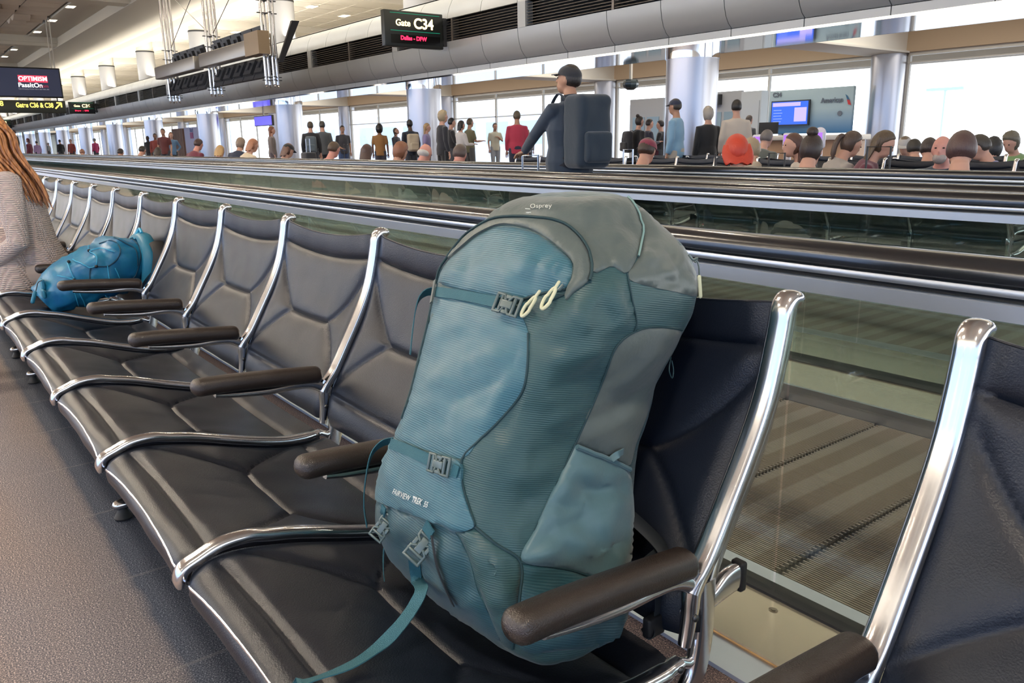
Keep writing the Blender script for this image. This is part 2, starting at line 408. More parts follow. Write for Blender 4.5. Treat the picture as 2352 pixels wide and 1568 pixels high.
# ================================================================= window wall
hd = MB()
hd.box(X0, X1, 19.2, 19.5, 2.95, 3.9)
struct('wall_window_header', hd, beige_m)
cb2 = MB()
for k in range(-1, 13):
    x = -10.3-9.55*k
    if x < X0: continue
    cb2.box(x-.42, x+.42, 13.5, 19.75, 2.96, 3.9)
    cb2.box(x-.5, x+.5, 13.5, 19.2, 2.93, 2.97)
cb2.box(X0, X1, 13.1, 22, 3.86, 3.95)
struct('beam', cb2, white_p)
frame_m = mat('pale window frame', (.62, .60, .55), .5)
wcol = MB()
for k in range(-1, 13):
    x = -10.3-9.55*k
    if x < X0: continue
    c = MB(); c.cyl((x, 19.3), .42, 0, 2.95, 32); struct('column', c, col_steel)
    f = MB(); xa, xb = x-9.1, x-.45
    for z0, z1 in ((0, .15), (2.87, 2.95), (2.70, 2.73)): f.box(xa, xb, 19.28, 19.4, z0, z1)
    nm = 3
    for j in range(nm+1):
        xx = xa+(xb-xa)*j/nm; f.box(xx-.03, xx+.03, 19.3, 19.38, 0, 2.95)
    if k % 4 in (1, 2): f.box(xa, xb, 19.3, 19.36, 2.0, 2.04)
    w = struct('window_%d' % (k+2), f, frame_m)
    g = MB(); g.box(xa, xb, 19.335, 19.345, .15, 2.87); gp = build('pane', g, win_glass, w)
# jet bridge doors and grey door surrounds beyond the hall
dm = mat('grey door panel', (.40, .40, .40), .6); dgl = mat('door glass', (.25, .33, .36), .2)
dn = 0
for (x0, x1, z1, dark) in ((-15.55, -14.35, 2.35, 1), (-18.6, -17.2, 2.3, 0)):
    dn += 1
    b = MB(); b.box(x0, x1, 19.10, 19.2, 0, z1); d = struct('door_%d' % dn, b, dm)
    b = MB(); b.box(x0+.15, (x0+x1)/2-.05, 19.08, 19.1, .9, z1-.55); b.box((x0+x1)/2+.05, x1-.15, 19.08, 19.1, .9, z1-.55); build('pane', b, dgl, d)
b = MB(); b.box(-14.2, -13.55, 18.9, 19.2, 0, 2.3); b.box(-14.15, -13.6, 18.88, 18.9, .2, 2.05); struct('door_3', b, mat('light grey panel', (.5, .52, .52), .5))
b = MB(); b.box(-15.6, -15.0, 18.95, 19.1, 2.0, 2.28); o = tag(build('gate_display', b, dkgrey), 'dark display with red letters over the grey door right of the steel column', 'sign')
def text(body, size, loc, rot, m, parent=None, name='lettering', depth=.004, align='CENTER', sx=1.0, bold=0.0):
    cu = bpy.data.curves.new(name, 'FONT'); cu.body = body; cu.size = size; cu.extrude = depth; cu.align_x = align; cu.align_y = 'CENTER'; cu.offset = bold
    cu.space_character = 1.0
    o = bpy.data.objects.new(name, cu); COL.objects.link(o); 
    M = Matrix.Translation(Vector(loc)) @ rot.to_4x4() @ Matrix.Diagonal((sx, 1, 1, 1))
    dg = bpy.context.evaluated_depsgraph_get(); me = bpy.data.meshes.new_from_object(o.evaluated_get(dg)); bpy.data.objects.remove(o)
    me.transform(M); me.materials.clear(); me.materials.append(m)
    for p in me.polygons: p.material_index = 0
    t = bpy.data.objects.new(name, me); COL.objects.link(t)
    if parent is not None: t.parent = parent; t.matrix_parent_inverse = q_world(parent).inverted()
    return t
FACE_NEG_Y = Matrix(((1, 0, 0), (0, 0, -1), (0, 1, 0)))    # text read from the -y side: x right, z up
FACE_POS_X = Matrix(((0, 0, 1), (1, 0, 0), (0, 1, 0)))     # read from the +x side: +y to the right
red_led = mat('red led', (.3, 0, .02), .5, emit=(1, .02, .08), estr=2.2)
yel = mat('yellow sign letters', (.8, .7, .1), .5, emit=(1, .80, .16), estr=1.3)
warm_led = mat('warm white sign letters', (.9, .8, .5), .5, emit=(1, .83, .42), estr=1.6)
grn = mat('green sign line', (0, .2, .12), .5, emit=(0, .25, .14), estr=.6)
sgn = mat('black sign case', (.012, .015, .014), .35)
text('C34', .12, (-15.3, 18.94, 2.15), FACE_NEG_Y, red_led, o)
# ceiling lamps of the hall and the concourse
ln = 0
ORD = ['first', 'second', 'third', 'fourth', 'fifth', 'sixth', 'seventh', 'eighth', 'ninth', 'tenth', 'eleventh', 'twelfth', 'thirteenth', 'fourteenth', 'fifteenth', 'sixteenth']
def ceiling_lamp(row, idx, x, y, z, w=.55, d=.3, power=0, warm=(1, .86, .68)):
    b = MB(); b.box(x-w/2-.05, x+w/2+.05, y-d/2-.05, y+d/2+.05, z-.012, z+.01)
    t = thing('ceiling_light', 'recessed warm ceiling lamp, %s from the front in the row %s' % (ORD[idx], row), 'ceiling light', (x, y, z), 'recessed ceiling lamps')
    build('frame', b, white_p, t)
    b = MB(); b.box(x-w/2, x+w/2, y-d/2, y+d/2, z-.02, z-.011); build('diffuser', b, lamp_m, t)
    if power:
        L = bpy.data.lights.new('lamp_light', 'AREA'); L.shape = 'RECTANGLE'; L.size = w; L.size_y = d; L.energy = power; L.color = warm
        lo = bpy.data.objects.new('lamp_light', L); COL.objects.link(lo); lo.location = (x, y, z-.03)
for k in range(0, 15):
    x = -2.9-4.57*k + 4.57*1
    ceiling_lamp('over the far walkway', k, x, 7.25, 6.8, power=(45 if k < 8 else 0))
for k in range(0, 9):
    x = 1.67-4.57*k
    ceiling_lamp('above the seats', k, x, -1.6, 6.85, power=210, w=.7, d=.7); ceiling_lamp('on the seat side', k, x, -7.25, 6.8, power=60)
for k in range(0, 9):
    x = -32.8-4.55*2*k; ceiling_lamp('just behind the round columns', k, x, 15.0, 6.57, power=0); ceiling_lamp('over the gate windows', k, x-1.5, 17.2, 6.57, power=0)

# added fill lights without fixtures: one brightens the gate hall, two the central ceiling
for yy, zz, e, rx, w_ in ((16.0, 3.84, 2600, 0, 3.5), (-10.9, 4.7, 12500, -PI*.72, .4), (10.4, 5.0, 1300, PI*.66, .4)):
    L = bpy.data.lights.new('added_fill_light', 'AREA'); L.shape = 'RECTANGLE'; L.size = 120; L.size_y = w_; L.energy = e; L.color = (1, .94, .85)
    lo = bpy.data.objects.new('added_fill_light', L); COL.objects.link(lo); lo.location = (-56, yy, zz); lo.rotation_euler = (rx, 0, 0)
# unseen area lights, added at fascia height to brighten the ceiling
for yy, e in ((12.3, 3000), (-12.3, 3000)):
    L = bpy.data.lights.new('added_uplight', 'AREA'); L.shape = 'RECTANGLE'; L.size = 130; L.size_y = .5; L.energy = e; L.color = (1, .93, .82)
    lo = bpy.data.objects.new('added_uplight', L); COL.objects.link(lo); lo.location = (-62, yy, 4.8); lo.rotation_euler = (PI*.93 if yy > 0 else -PI*.93, 0, 0)
# ================================================================= moving walkways
ZT = .879
pal = mat('grooved walkway pallet', (.17, .145, .12), .42, .55)
def pallet_mat():
    m = pal; n, l = m.node_tree.nodes, m.node_tree.links; b = n['Principled BSDF']
    tc = n.new('ShaderNodeTexCoord'); w = n.new('ShaderNodeTexWave'); w.bands_direction = 'X'; w.inputs['Scale'].default_value = 2*PI/(20*.133); w.inputs['Phase Offset'].default_value = .7
    w.inputs['Distortion'].default_value = .3; l.new(tc.outputs['Object'], w.inputs['Vector'])
    r = n.new('ShaderNodeValToRGB'); r.color_ramp.elements[0].position = .42; r.color_ramp.elements[1].position = .62
    r.color_ramp.elements[0].color = (.36, .30, .24, 1); r.color_ramp.elements[1].color = (.46, .41, .35, 1)
    l.new(w.outputs['Fac'], r.inputs[0]); l.new(r.outputs[0], b.inputs['Base Color'])
pallet_mat()
def rail(parent, y, xa, xb, first):
    m = MB(); p = []
    for k in range(17):
        a = PI*k/16; p.append((y+.042*math.cos(a)*(1 if True else 1), .8335+.034*math.sin(a)**.75))
    p += [(y-.042, .8265), (y-.034, .8195), (y+.034, .8195), (y+.042, .8265)]
    m.prof_x(p, xa, xb); build('handrail', m, rubber, parent, sharp=40)
    m = MB(); m.prof_x([(y-.038, .804), (y-.042, .811), (y-.038, .818), (y+.038, .818), (y+.042, .811), (y+.038, .804)], xa, xb); build('handrail_guide', m, steel_pale, parent, sharp=60)
    m = MB(); m.box(xa, xb, y-.02, y+.02, .790, .806); build('rubber_seal', m, black_m, parent)
    m = MB(); m.prof_x([(y-.034, .761), (y-.034, .790), (y-.030, .793), (y+.030, .793), (y+.034, .790), (y+.034, .761)], xa, xb); build('rail_fascia', m, steel_pale, parent, sharp=20)
def panels(parent, y, xs, pitch, x_min, near=True):
    x = xs; n = 0
    while x > x_min and n < 60:
        m = MB(); m.box(x-pitch+.006, x-.006, y-.005, y+.005, .02, .765); build('glass_panel', m, bal_glass, parent)
        x -= pitch; n += 1
def clamp_strip(parent, y, xa, xb):
    m = MB(); m.box(xa, xb, y-.014, y+.014, .07, .088); build('rubber_seal', m, black_m, parent)
XA, XE = -110.0, 6.0
wa = thing('moving_walkway', 'moving walkway with glass sides directly behind the black airport seats, grooved pallets visible', 'moving walkway', (0, 1.2, 0))
Y1, Y2, Y3, Y4 = 1.52, 3.22, 3.70, 5.13
rail(wa, Y1, XA, XE, True); rail(wa, Y2, XA, XE, False)
JX = -.974; PITCH = 1.27
panels(wa, Y1, JX+PITCH*5, PITCH, -60); panels(wa, Y2, -.74+1.27*5, 1.27, -60)
m = MB(); m.prof_x([(1.298, 0), (1.298, .012), (1.304, .016), (1.50, .020), (1.50, 0)], XA, XE); build('deck_plate', m, cream_deck, wa, sharp=30)
m = MB(); m.box(XA, XE, 1.21, 1.298, 0, .010); build('edge_trim', m, steel_pale, wa)
m = MB(); m.box(XA, XE, 1.294, 1.299, .0, .0145); build('edge_trim', m, brass, wa)
m = MB(); m.box(XA, XE, 1.50, 1.553, .0, .027); build('rubber_seal', m, black_m, wa)
m = MB(); m.box(XA, XE, 1.553, 1.600, .0, .024); m.box(XA, XE, 1.600, 1.608, -.02, .018); build('skirt', m, steel_pale, wa)
m = MB(); m.box(XA, XE, 2.835, 2.85, -.02, .078); build('skirt', m, steel, wa)
m = MB(); m.prof_x([(2.85, .0), (2.85, .078), (3.16, .082), (3.16, 0)], XA, XE); build('deck_plate', m, cream_deck, wa, sharp=20)
m = MB(); m.box(XA, XE, 3.16, 3.28, .0, .088); build('rubber_seal', m, black_m, wa)
m = MB()
x = -1.0288+.4*8
while x > -13:
    xa, xb = x-.4+.006, x-.006
    ny = 136; R = []
    y0, y1 = 1.61, 2.834; p = (y1-y0)/ny; prof = []
    for j in range(ny):
        y = y0+j*p; prof += [(y, .004), (y+.0012, .0135), (y+.0052, .0135), (y+.0064, .004)]
    # teeth alternate at the pallet joints
    n = len(prof); k = len(m.v)
    vs = []; fs = []
    for j, (y, z) in enumerate(prof):
        od = (j//4) % 2; vs.append((xa+(.011 if od else 0), y, z))
    for j, (y, z) in enumerate(prof):
        od = (j//4) % 2; vs.append((xb-(0 if od else .011), y, z))
    fs = [(j, j+1, j+1+n, j+n) for j in range(n-1)]
    m.add(vs, fs); x -= .4
build('pallet_belt', m, pal, wa, sharp=20)
m = MB(); m.box(XA, XE, 1.608, 2.836, -.03, .0035); build('belt_base', m, mat('walkway belt base', (.035, .028, .022), .6), wa)
m = MB(); x = -13.0
m.box(XA, -12.9, 1.61, 2.834, .004, .012); build('pallet_belt', m, pal, wa)
# small oval keyhole cover on the near deck plate
q = at_z(1776, 1400, .02)
m = MB(); m.cyl((0, 0), .011, 0, .002, 20); m.cyl((0, 0), .006, .002, .0035, 16); lk = build('lock_cover', m, mat('dull lock', (.25, .22, .17), .3, 1), wa)
lk.data.transform(Matrix.Translation((q.x, q.y, .0185)) @ Matrix.Diagonal((1.0, .8, 1, 1)))
wb_ = thing('moving_walkway', 'farther moving walkway carrying the man with the dark backpack', 'moving walkway', (0, 3.3, 0))
rail(wb_, Y3, XA, XE, False); rail(wb_, Y4, XA, XE, False)
panels(wb_, Y3, -.74+1.27*3, 1.27, -60); panels(wb_, Y4, -.3+1.27*3, 1.27, -60)
m = MB(); m.box(XA, XE, 3.28, 3.68, 0, .08); m.box(XA, XE, 5.15, 5.2, 0, .08); build('deck_plate', m, cream_deck, wb_)
m = MB(); m.box(XA, XE, 3.68, 3.8, 0, .078); m.box(XA, XE, 5.0, 5.15, 0, .078); build('skirt', m, steel, wb_)
m = MB(); m.box(XA, XE, 3.8, 5.0, .0, .013); build('pallet_belt', m, pal, wb_)
# ================================================================= rows of sling seats
leather = mat('black seat leather', (.008, .011, .019), .33, spec=.36, bump=.14, bscale=420)
def leather_wear():
    m = leather; n, l = m.node_tree.nodes, m.node_tree.links; b = n['Principled BSDF']
    tc = n.new('ShaderNodeTexCoord'); t = n.new('ShaderNodeTexNoise'); t.inputs['Scale'].default_value = 5; t.inputs['Detail'].default_value = 6
    l.new(tc.outputs['Object'], t.inputs['Vector']); r = n.new('ShaderNodeMapRange'); r.inputs['To Min'].default_value = .27; r.inputs['To Max'].default_value = .42
    l.new(t.outputs['Fac'], r.inputs['Value']); l.new(r.outputs[0], b.inputs['Roughness'])
leather_wear()
arm_m = mat('dark brown moulded armrest', (.030, .021, .016), .30, spec=.7, bump=.25, bscale=520)
beam_dk = mat('dark aluminium beam', (.09, .09, .09), .35, .9)
SP = .6
def seg_d(px, py, a, b):
    ax, ay = a; bx, by = b; dx, dy = bx-ax, by-ay; t = max(0, min(1, ((px-ax)*dx+(py-ay)*dy)/(dx*dx+dy*dy+1e-12)))
    return math.hypot(px-ax-t*dx, py-ay-t*dy)
def bez(a, b, c, n=8):
    return [((1-t)**2*a[0]+2*t*(1-t)*b[0]+t*t*c[0], (1-t)**2*a[1]+2*t*(1-t)*b[1]+t*t*c[1]) for t in [i/n for i in range(n+1)]]
def pad(profile, seams, sag, bow0, bow1, NU=64, NV=90, puff=.010, thick=.012, wr=0.0):
    """stretched padded sling: profile in (y,z) swept across the seat width, welded seams pressed into it"""
    P = smooth_path([(0, y, z) for y, z in profile], 12); L = [0]
    for i in range(1, len(P)): L.append(L[-1]+(P[i]-P[i-1]).length)
    tot = L[-1]; x0, x1 = .014, SP-.014
    def at(s):
        s = max(0, min(tot, s)); i = 0
        while i < len(L)-2 and L[i+1] < s: i += 1
        f = (s-L[i])/(L[i+1]-L[i]); p = P[i].lerp(P[i+1], f); t = (P[i+1]-P[i]).normalized()
        return p, Vector((0, -t.z, t.y))
    segs = [(a, b) for line in seams(tot) for a, b in zip(line[:-1], line[1:])]
    top = []; bot = []
    for j in range(NV+1):
        s = tot*j/NV; ra = []; rb = []
        for i in range(NU+1):
            u = i/NU; x = x0+(x1-x0)*u; c = 4*u*(1-u)
            e = min(s, tot-s); ss = s
            ss = s + (bow0*c)*(1-s/tot) - (bow1*c)*(s/tot)
            p, nn = at(ss)
            d = min(seg_d(x, s, a, b) for a, b in segs)
            h = puff*(1-math.exp(-d/.020)) - .0045*math.exp(-(d/.0045)**2)
            eu = min(u, 1-u)*(x1-x0); h *= min(1, eu/.03) if eu < .03 else 1
            h += wr*noise.noise(Vector((x*9, s*9, 3)))*c
            h -= sag*c*math.sin(PI*max(0.0, min(1, (s/tot)*.9+.05)))
            ra.append((x, p.y+nn.y*h, p.z+nn.z*h)); hb = h-thick
            rb.append((x, p.y+nn.y*hb, p.z+nn.z*hb))
        top.append(ra); bot.append(rb)
    m = MB(); m.loft(top, False); m.loft(bot, False)
    for r in (0, NV): m.loft([top[r], bot[r]], False)
    for c in (0, NU): m.loft([[q[c] for q in top], [q[c] for q in bot]], False)
    return m, top
seat_prof = [(.284, .378), (.281, .396), (.292, .413), (.325, .425), (.38, .424), (.47, .404), (.57, .372), (.66, .347), (.735, .338), (.785, .343)]
back_prof = [(.803, .382), (.800, .405), (.812, .452), (.838, .502), (.876, .566), (.917, .640), (.946, .712), (.963, .770), (.974, .815), (.981, .846)]
def seat_seams(T):
    a, b, n = .075, T-.06, T*.52
    return [[(0, a), (SP, a)], [(0, b), (SP, b)], bez((0, a+.01), (.09, n-.08), (.175, n)), bez((SP, a+.01), (SP-.09, n-.08), (SP-.175, n)), [(.175, n), (SP-.175, n)],
            bez((0, b-.01), (.08, n+.06), (.175, n)), bez((SP, b-.01), (SP-.08, n+.06), (SP-.175, n))]
def back_seams(T):
    a, b, n = .075, T-.062, T*.50
    return [[(0, a), (SP, a)], [(0, b), (SP, b)], bez((0, a), (.07, n-.08), (.175, n)), bez((SP, a), (SP-.07, n-.08), (SP-.175, n)), [(.175, n), (SP-.175, n)],
            bez((0, b), (.06, n+.07), (.175, n)), bez((SP, b), (SP-.06, n+.07), (SP-.175, n))]
def yz(pts, x=0.0): return [(x, y, z) for y, z in pts]
post_p = [(.797, .462), (.808, .480), (.834, .5114), (.8715, .5744), (.9137, .6488), (.9443, .7136), (.9604, .7687), (.9700, .8129), (.9745, .837), (.983, .851), (.996, .852), (1.004, .842)]
rail_p = [(.270, .386), (.271, .402), (.279, .417), (.303, .4274), (.3378, .4395), (.3833, .4397), (.42, .4305), (.4767, .4168), (.5759, .3847), (.6718, .3587), (.7403, .3523), (.7822, .3552)]
def make_bench(root, xs, n, legs):
    sm, top = pad(seat_prof, seat_seams, .020, .012, .0, wr=.004)
    bmk, tb = pad(back_prof, back_seams, .010, .0, .022, wr=.003)
    seat0 = back0 = fr0 = None
    # the frame, once
    def make_frame():
        m = MB()
        pth = smooth_path(yz(post_p), 5); N = len(pth)
        m.tube(pth, [.0165 if i < N-8 else .0168 for i in range(N)], 18, flat=.72, up=(1, 0, 0) and None, round_ends=True)
        m2 = MB()
        # post: wide across x, slimmer in depth
        R = []; T = pth
        m = MB()
        def ribbon(m, pth, wx, dy, n=16, e=.75):
            R = []; N = len(pth)
            for i in range(N):
                t = (pth[min(i+1, N-1)]-pth[max(i-1, 0)]).normalized(); nn = Vector((0, -t.z, t.y)); w = wx[i] if isinstance(wx, list) else wx; d = dy[i] if isinstance(dy, list) else dy
                ring = []
                for j in range(n):
                    a = 2*PI*j/n; ca, sa = math.cos(a), math.sin(a)
                    ring.append(pth[i]+Vector((math.copysign(abs(ca)**e, ca)*w, 0, 0))+nn*(math.copysign(abs(sa)**e, sa)*d))
                R.append(ring)
            m.loft(R)
        N = len(pth); k = lambda i: 1 if i < N-6 else max(.25, 1-((i-(N-6))/7)**2)
        ribbon(m, pth, [.0175*k(i) for i in range(N)], [.0125*k(i) for i in range(N)])
        rp = smooth_path(yz(rail_p), 5); N = len(rp)
        kk = lambda i: (.55+.45*min(1, i/4)) * (1 if i < N-4 else .8)
        ribbon(m, rp, [.0150*kk(i) for i in range(N)], [.0105*kk(i) for i in range(N)])
        tl = smooth_path(yz([(.812, .490), (.803, .460), (.801, .430), (.797, .402), (.792, .378)]), 4); N = len(tl)
        ribbon(m, tl, [.014-.005*i/N for i in range(N)], [.017-.008*i/N for i in range(N)], e=.9)
        ar = smooth_path(yz([(.812, .462), (.790, .478), (.760, .490), (.715, .4925), (.66, .492), (.58, .500), (.53, .508)]), 4); N = len(ar)
        ribbon(m, ar, [.013-.004*i/N for i in range(N)], [.015-.009*i/N for i in range(N)], e=.9)
        st = smooth_path(yz([(.828, .470), (.829, .42), (.827, .37), (.812, .315), (.765, .275), (.70, .265)]), 4)
        ribbon(m, st, .011, .018, e=.5)
        fn = smooth_path(yz([(.828, .44), (.852, .50), (.885, .555), (.932, .635), (.962, .705), (.978, .76), (.989, .815), (.992, .838)]), 4); N = len(fn)
        ribbon(m, fn, .0095, [.011 if i < N*.5 else .008 for i in range(N)], e=.6)
        br = smooth_path(yz([(.84, .43), (.862, .437), (.885, .445), (.902, .446)]), 3); ribbon(m, br, .009, [.012, .013, .014, .016, .018, .02, .021, .021, .021, .021][:len(br)], e=.5)
        m.tube(yz([(.78, .355), (.80, .345), (.825, .35)]), .008, 10)
        f = build('side_frame', m, chrome, root, sharp=50)
        gk = MB(); gp = smooth_path(yz([(.813, .395), (.818, .44), (.842, .50), (.88, .563), (.924, .640), (.954, .708), (.970, .765), (.980, .81), (.984, .835)]), 4)
        gk.tube(gp, .0075, 8, flat=1.3); build('gasket', gk, rubber, f)
        bp = MB(); bp.rbox(-.011, .011, .902, .916, .422, .470, .004); build('bumper', bp, black_m, f)
        for s in (1, -1):
            for y, z in ((.799, .424), (.772, .3535)):
                bo = MB(); bo.ell((s*.0125, y, z), .003, .0055, .0055, 12, 6); build('bolt', bo, beam_dk, f)
        return f
    def make_arm():
        m = MB(); p = smooth_path(yz([(.497, .5335), (.56, .531), (.65, .5235), (.74, .515), (.783, .5105)]), 4)
        R = []; n = 18; N = len(p); rr = []
        P = []; t0 = (p[0]-p[1]).normalized(); t1 = (p[-1]-p[-2]).normalized()
        for a in (1.5, 1.15, .8, .4): P.append((p[0]+t0*.020*math.sin(a), math.cos(a)))
        P += [(q, 1) for q in p]
        for a in (.4, .8, 1.15, 1.5): P.append((p[-1]+t1*.014*math.sin(a), math.cos(a)))
        for q, s in P:
            ring = []
            for j in range(n):
                a = 2*PI*j/n; ca, sa = math.cos(a), math.sin(a)
                ring.append(q+Vector((math.copysign(abs(ca)**.85, ca)*.0245*s, 0, math.copysign(abs(sa)**.85, sa)*.0215*s)))
            R.append(ring)
        m.loft(R); return build('armrest', m, arm_m, root, sharp=60)
    fr0 = make_frame(); ar0 = make_arm()
    seat0 = build('seat', sm, leather, root, sharp=70); back0 = build('backrest', bmk, leather, root, sharp=70)
    pg = MB(); e = [Vector(p)+Vector((0, -.0015, -.004)) for p in top[4]]; pg.tube(e, .0026, 8); pp = build('piping', pg, chrome, seat0)  # bright tube added to stand in for the glint along the seat's front edge
    pg = MB(); e = [Vector(p)+Vector((0, .004, .0005)) for p in tb[-1]]; pg.tube(e, .0022, 6); pb = build('piping', pg, leather, back0)
    def put(o, x, copy):
        c = o
        if copy:
            c = o.copy(); COL.objects.link(c)
            for g in o.children: d = g.copy(); COL.objects.link(d); d.parent = c
        c.location = (x, 0, 0); return c
    for i in range(n, -1, -1):
        put(fr0, xs-SP*i, i != 0); put(ar0, xs-SP*i, i != 0)
    for i in range(n, 0, -1):
        put(seat0, xs-SP*i, i != 1); put(back0, xs-SP*i, i != 1)
    b = MB(); b.rbox(xs-SP*n-.04, xs+.02, .655, .725, .235, .30, .01); build('beam', b, beam_dk, root)
    for k in legs:
        x = xs-SP*k; m = MB()
        m.rbox(x-.022, x+.022, .66, .72, .05, .26, .01)
        p = smooth_path([(x, .392, .047), (x, .45, .052), (x, .60, .066), (x, .69, .072), (x, .80, .066), (x, .93, .052), (x, .985, .047)], 4)
        m.tube(p, [.019]+[.021]*(len(p)-2)+[.019], 14, flat=.8, round_ends=True); lg = build('leg', m, chrome, root, sharp=50)
        
        for yy in (.40, .975): g = MB(); g.lathe((x, yy, 0), [(.024, .003), (.026, .008), (.018, .020), (.012, .034)]); build('glide', g, black_m, lg)
XS = -.6425
bench = thing('bench', 'long row of black leather sling seats with polished aluminium frames holding both backpacks', 'bench', (XS, .69, 0))
make_bench(bench, XS, 15, (0, 3, 6, 7, 10, 13))
bench2 = thing('bench', 'black leather bench cut off by the picture edge, its large polished post in front', 'bench', (-.39, .69, 0))
make_bench(bench2, -.3907+1.2, 2, (0, 2))
# ================================================================= hanging signs
def seven_rows(body, size, loc, parent, m):
    return text(body, size, loc, FACE_POS_X, m, parent, depth=.003)
def gate_sign(X, y0, y1, z0, z1, no, label, led=('Dallas - DFW',), detail=True):
    t = thing('gate_sign', label, 'sign', (X, y1, z1))
    m = MB(); m.rbox(X-.16, X, y0, y1, z0, z1, .02); build('case', m, sgn, t)
    h = z1-z0; w = y1-y0
    m = MB(); m.box(X-.001, X+.006, y0+w*.10, y1-w*.06, z0+h*.10, z0+h*.34); build('led_panel', m, mat('led window', (.006, .006, .006), .2), t)
    m = MB()
    for f in (.92, .44): m.box(X, X+.003, y0+w*.10, y1-w*.06, z0+h*f, z0+h*f+.012)
    build('green_line', m, grn, t)
    text('Gate', h*.25, (X+.004, y0+w*.31, z0+h*.66), FACE_POS_X, warm_led, t, bold=.004)
    text(no, h*.40, (X+.004, y0+w*.66, z0+h*.66), FACE_POS_X, warm_led, t, bold=.008)
    text(led[0], h*.16, (X+.009, y0+w*.48, z0+h*.25), FACE_POS_X, red_led, t, sx=1.0, bold=.004)
    m = MB(); m.box(X-.12, X-.04, y1, 11.4, z0+h*.70, z0+h*.85); m.box(X-.12, X-.04, y1, 11.4, z0+h*.15, z0+h*.30); m.box(X-.13, X-.03, y1+.03, y1+.12, z0+h*.1, z0+h*.9); build('bracket', m, dkgrey, t)
    return t
gate_sign(-17.0, 9.50, 11.08, 3.23, 4.02, 'C34', 'black hanging gate sign lit C34 in warm letters over a red LED line')
gate_sign(-57.0, 9.60, 11.06, 3.13, 3.82, 'C36', 'small black gate sign lit C36 beside the yellow lettered Gates sign', led=('Denver   -  ORD',))
gate_sign(-97.5, 8.9, 11.0, 3.1, 3.95, 'C38', 'tiny distant gate sign lit C38 above the long haired woman', led=('Houston  IAH',))
t = thing('advert_screen', 'large dark screen reading OPTIMISM in a red box, hung above the walkway', 'screen', (-43.6, 5.2, 3.3))
X = -43.6
m = MB(); m.rbox(X-.2, X, 3.3, 7.18, 3.34, 4.66, .02); build('case', m, mat('screen bezel', (.01, .01, .012), .3), t)
m = MB(); m.box(X, X+.004, 3.34, 7.13, 3.40, 4.60); build('screen', m, mat('navy screen', (.008, .010, .022), .3, emit=(.010, .014, .035), estr=1), t)
def yz_at(px, py, XX): p = at_x(px, py, XX); return p.y, p.z
ya, za = yz_at(40, 172, X); yb, zb = yz_at(110, 190, X)
m = MB(); m.box(X+.004, X+.008, ya, yb, zb, za); build('red_box', m, mat('red advert box', (.6, .03, .06), .5, emit=(.75, .05, .10), estr=.9), t)
wl_m = mat('white screen letters', (.8, .8, .8), .5, emit=(1, 1, 1), estr=.95)
text('OPTIMISM', .26, (X+.011, (ya+yb)/2, (za+zb)/2), FACE_POS_X, wl_m, t, bold=.006)
y_, z_ = yz_at(70, 196, X); text('PassItOn', .27, (X+.008, y_, z_), FACE_POS_X, wl_m, t, bold=.005)
y_, z_ = yz_at(103, 198, X); text('.com', .20, (X+.008, y_-.05, z_), FACE_POS_X, mat('dark red letters', (.3, .02, .03), .5, emit=(.35, .02, .05), estr=.8), t)
y_, z_ = yz_at(78, 205, X); text('THE FOUNDATION FOR A BETTER LIFE', .07, (X+.008, y_, z_), FACE_POS_X, mat('grey screen letters', (.3, .3, .32), .5, emit=(.35, .35, .4), estr=.5), t)
for yy in (6.92, 7.06):
    m = MB(); m.tube([(X-.1, yy-.05, 4.6), (X-.1, yy, 6.98)], .022, 8); build('hanger_rod', m, white_p, t)
t = thing('direction_sign', 'dark sign with yellow words Gates C36 & C38 and an arrow', 'sign', (X, 5, 2.7))
m = MB(); m.rbox(X-.2, X, 2.4, 7.22, 2.66, 3.22, .02); build('case', m, mat('sign case green black', (.03, .034, .022), .35), t)
y_, z_ = yz_at(84, 242, X); y_, z_ = yz_at(80, 242, X); text('Gates C36 & C38', .29, (X+.006, y_, z_), FACE_POS_X, yel, t, sx=.72, bold=.008)
m = MB(); y_, z_ = yz_at(134, 243, X); a = .13
def ar_bar(p, q, w):
    d = Vector((q[0]-p[0], q[1]-p[1])).normalized(); n_ = Vector((-d.y, d.x))*w
    pts = [(p[0]+n_.x, p[1]+n_.y), (q[0]+n_.x, q[1]+n_.y), (q[0]-n_.x, q[1]-n_.y), (p[0]-n_.x, p[1]-n_.y)]
    m.add([(X+.003, u, v) for u, v in pts]+[(X+.009, u, v) for u, v in pts], [(3, 2, 1, 0), (4, 5, 6, 7), (0, 1, 5, 4), (1, 2, 6, 5), (2, 3, 7, 6), (3, 0, 4, 7)])
ar_bar((y_-a, z_-a), (y_+a*.8, z_+a*.8), .03); ar_bar((y_-a*.5, z_+a), (y_+a, z_+a), .03); ar_bar((y_+a, z_+a*1.1), (y_+a, z_-a*.5), .03)
build('arrow', m, yel, t)
y_, z_ = yz_at(3, 238, X); text('4,8', .3, (X+.006, y_-.1, z_), FACE_POS_X, yel, t, bold=.006)
for yy in (3.2, 6.9):
    m = MB(); m.box(X-.12, X-.08, yy, yy+.05, 3.2, 3.34); build('hanger_rod', m, dkgrey, t)
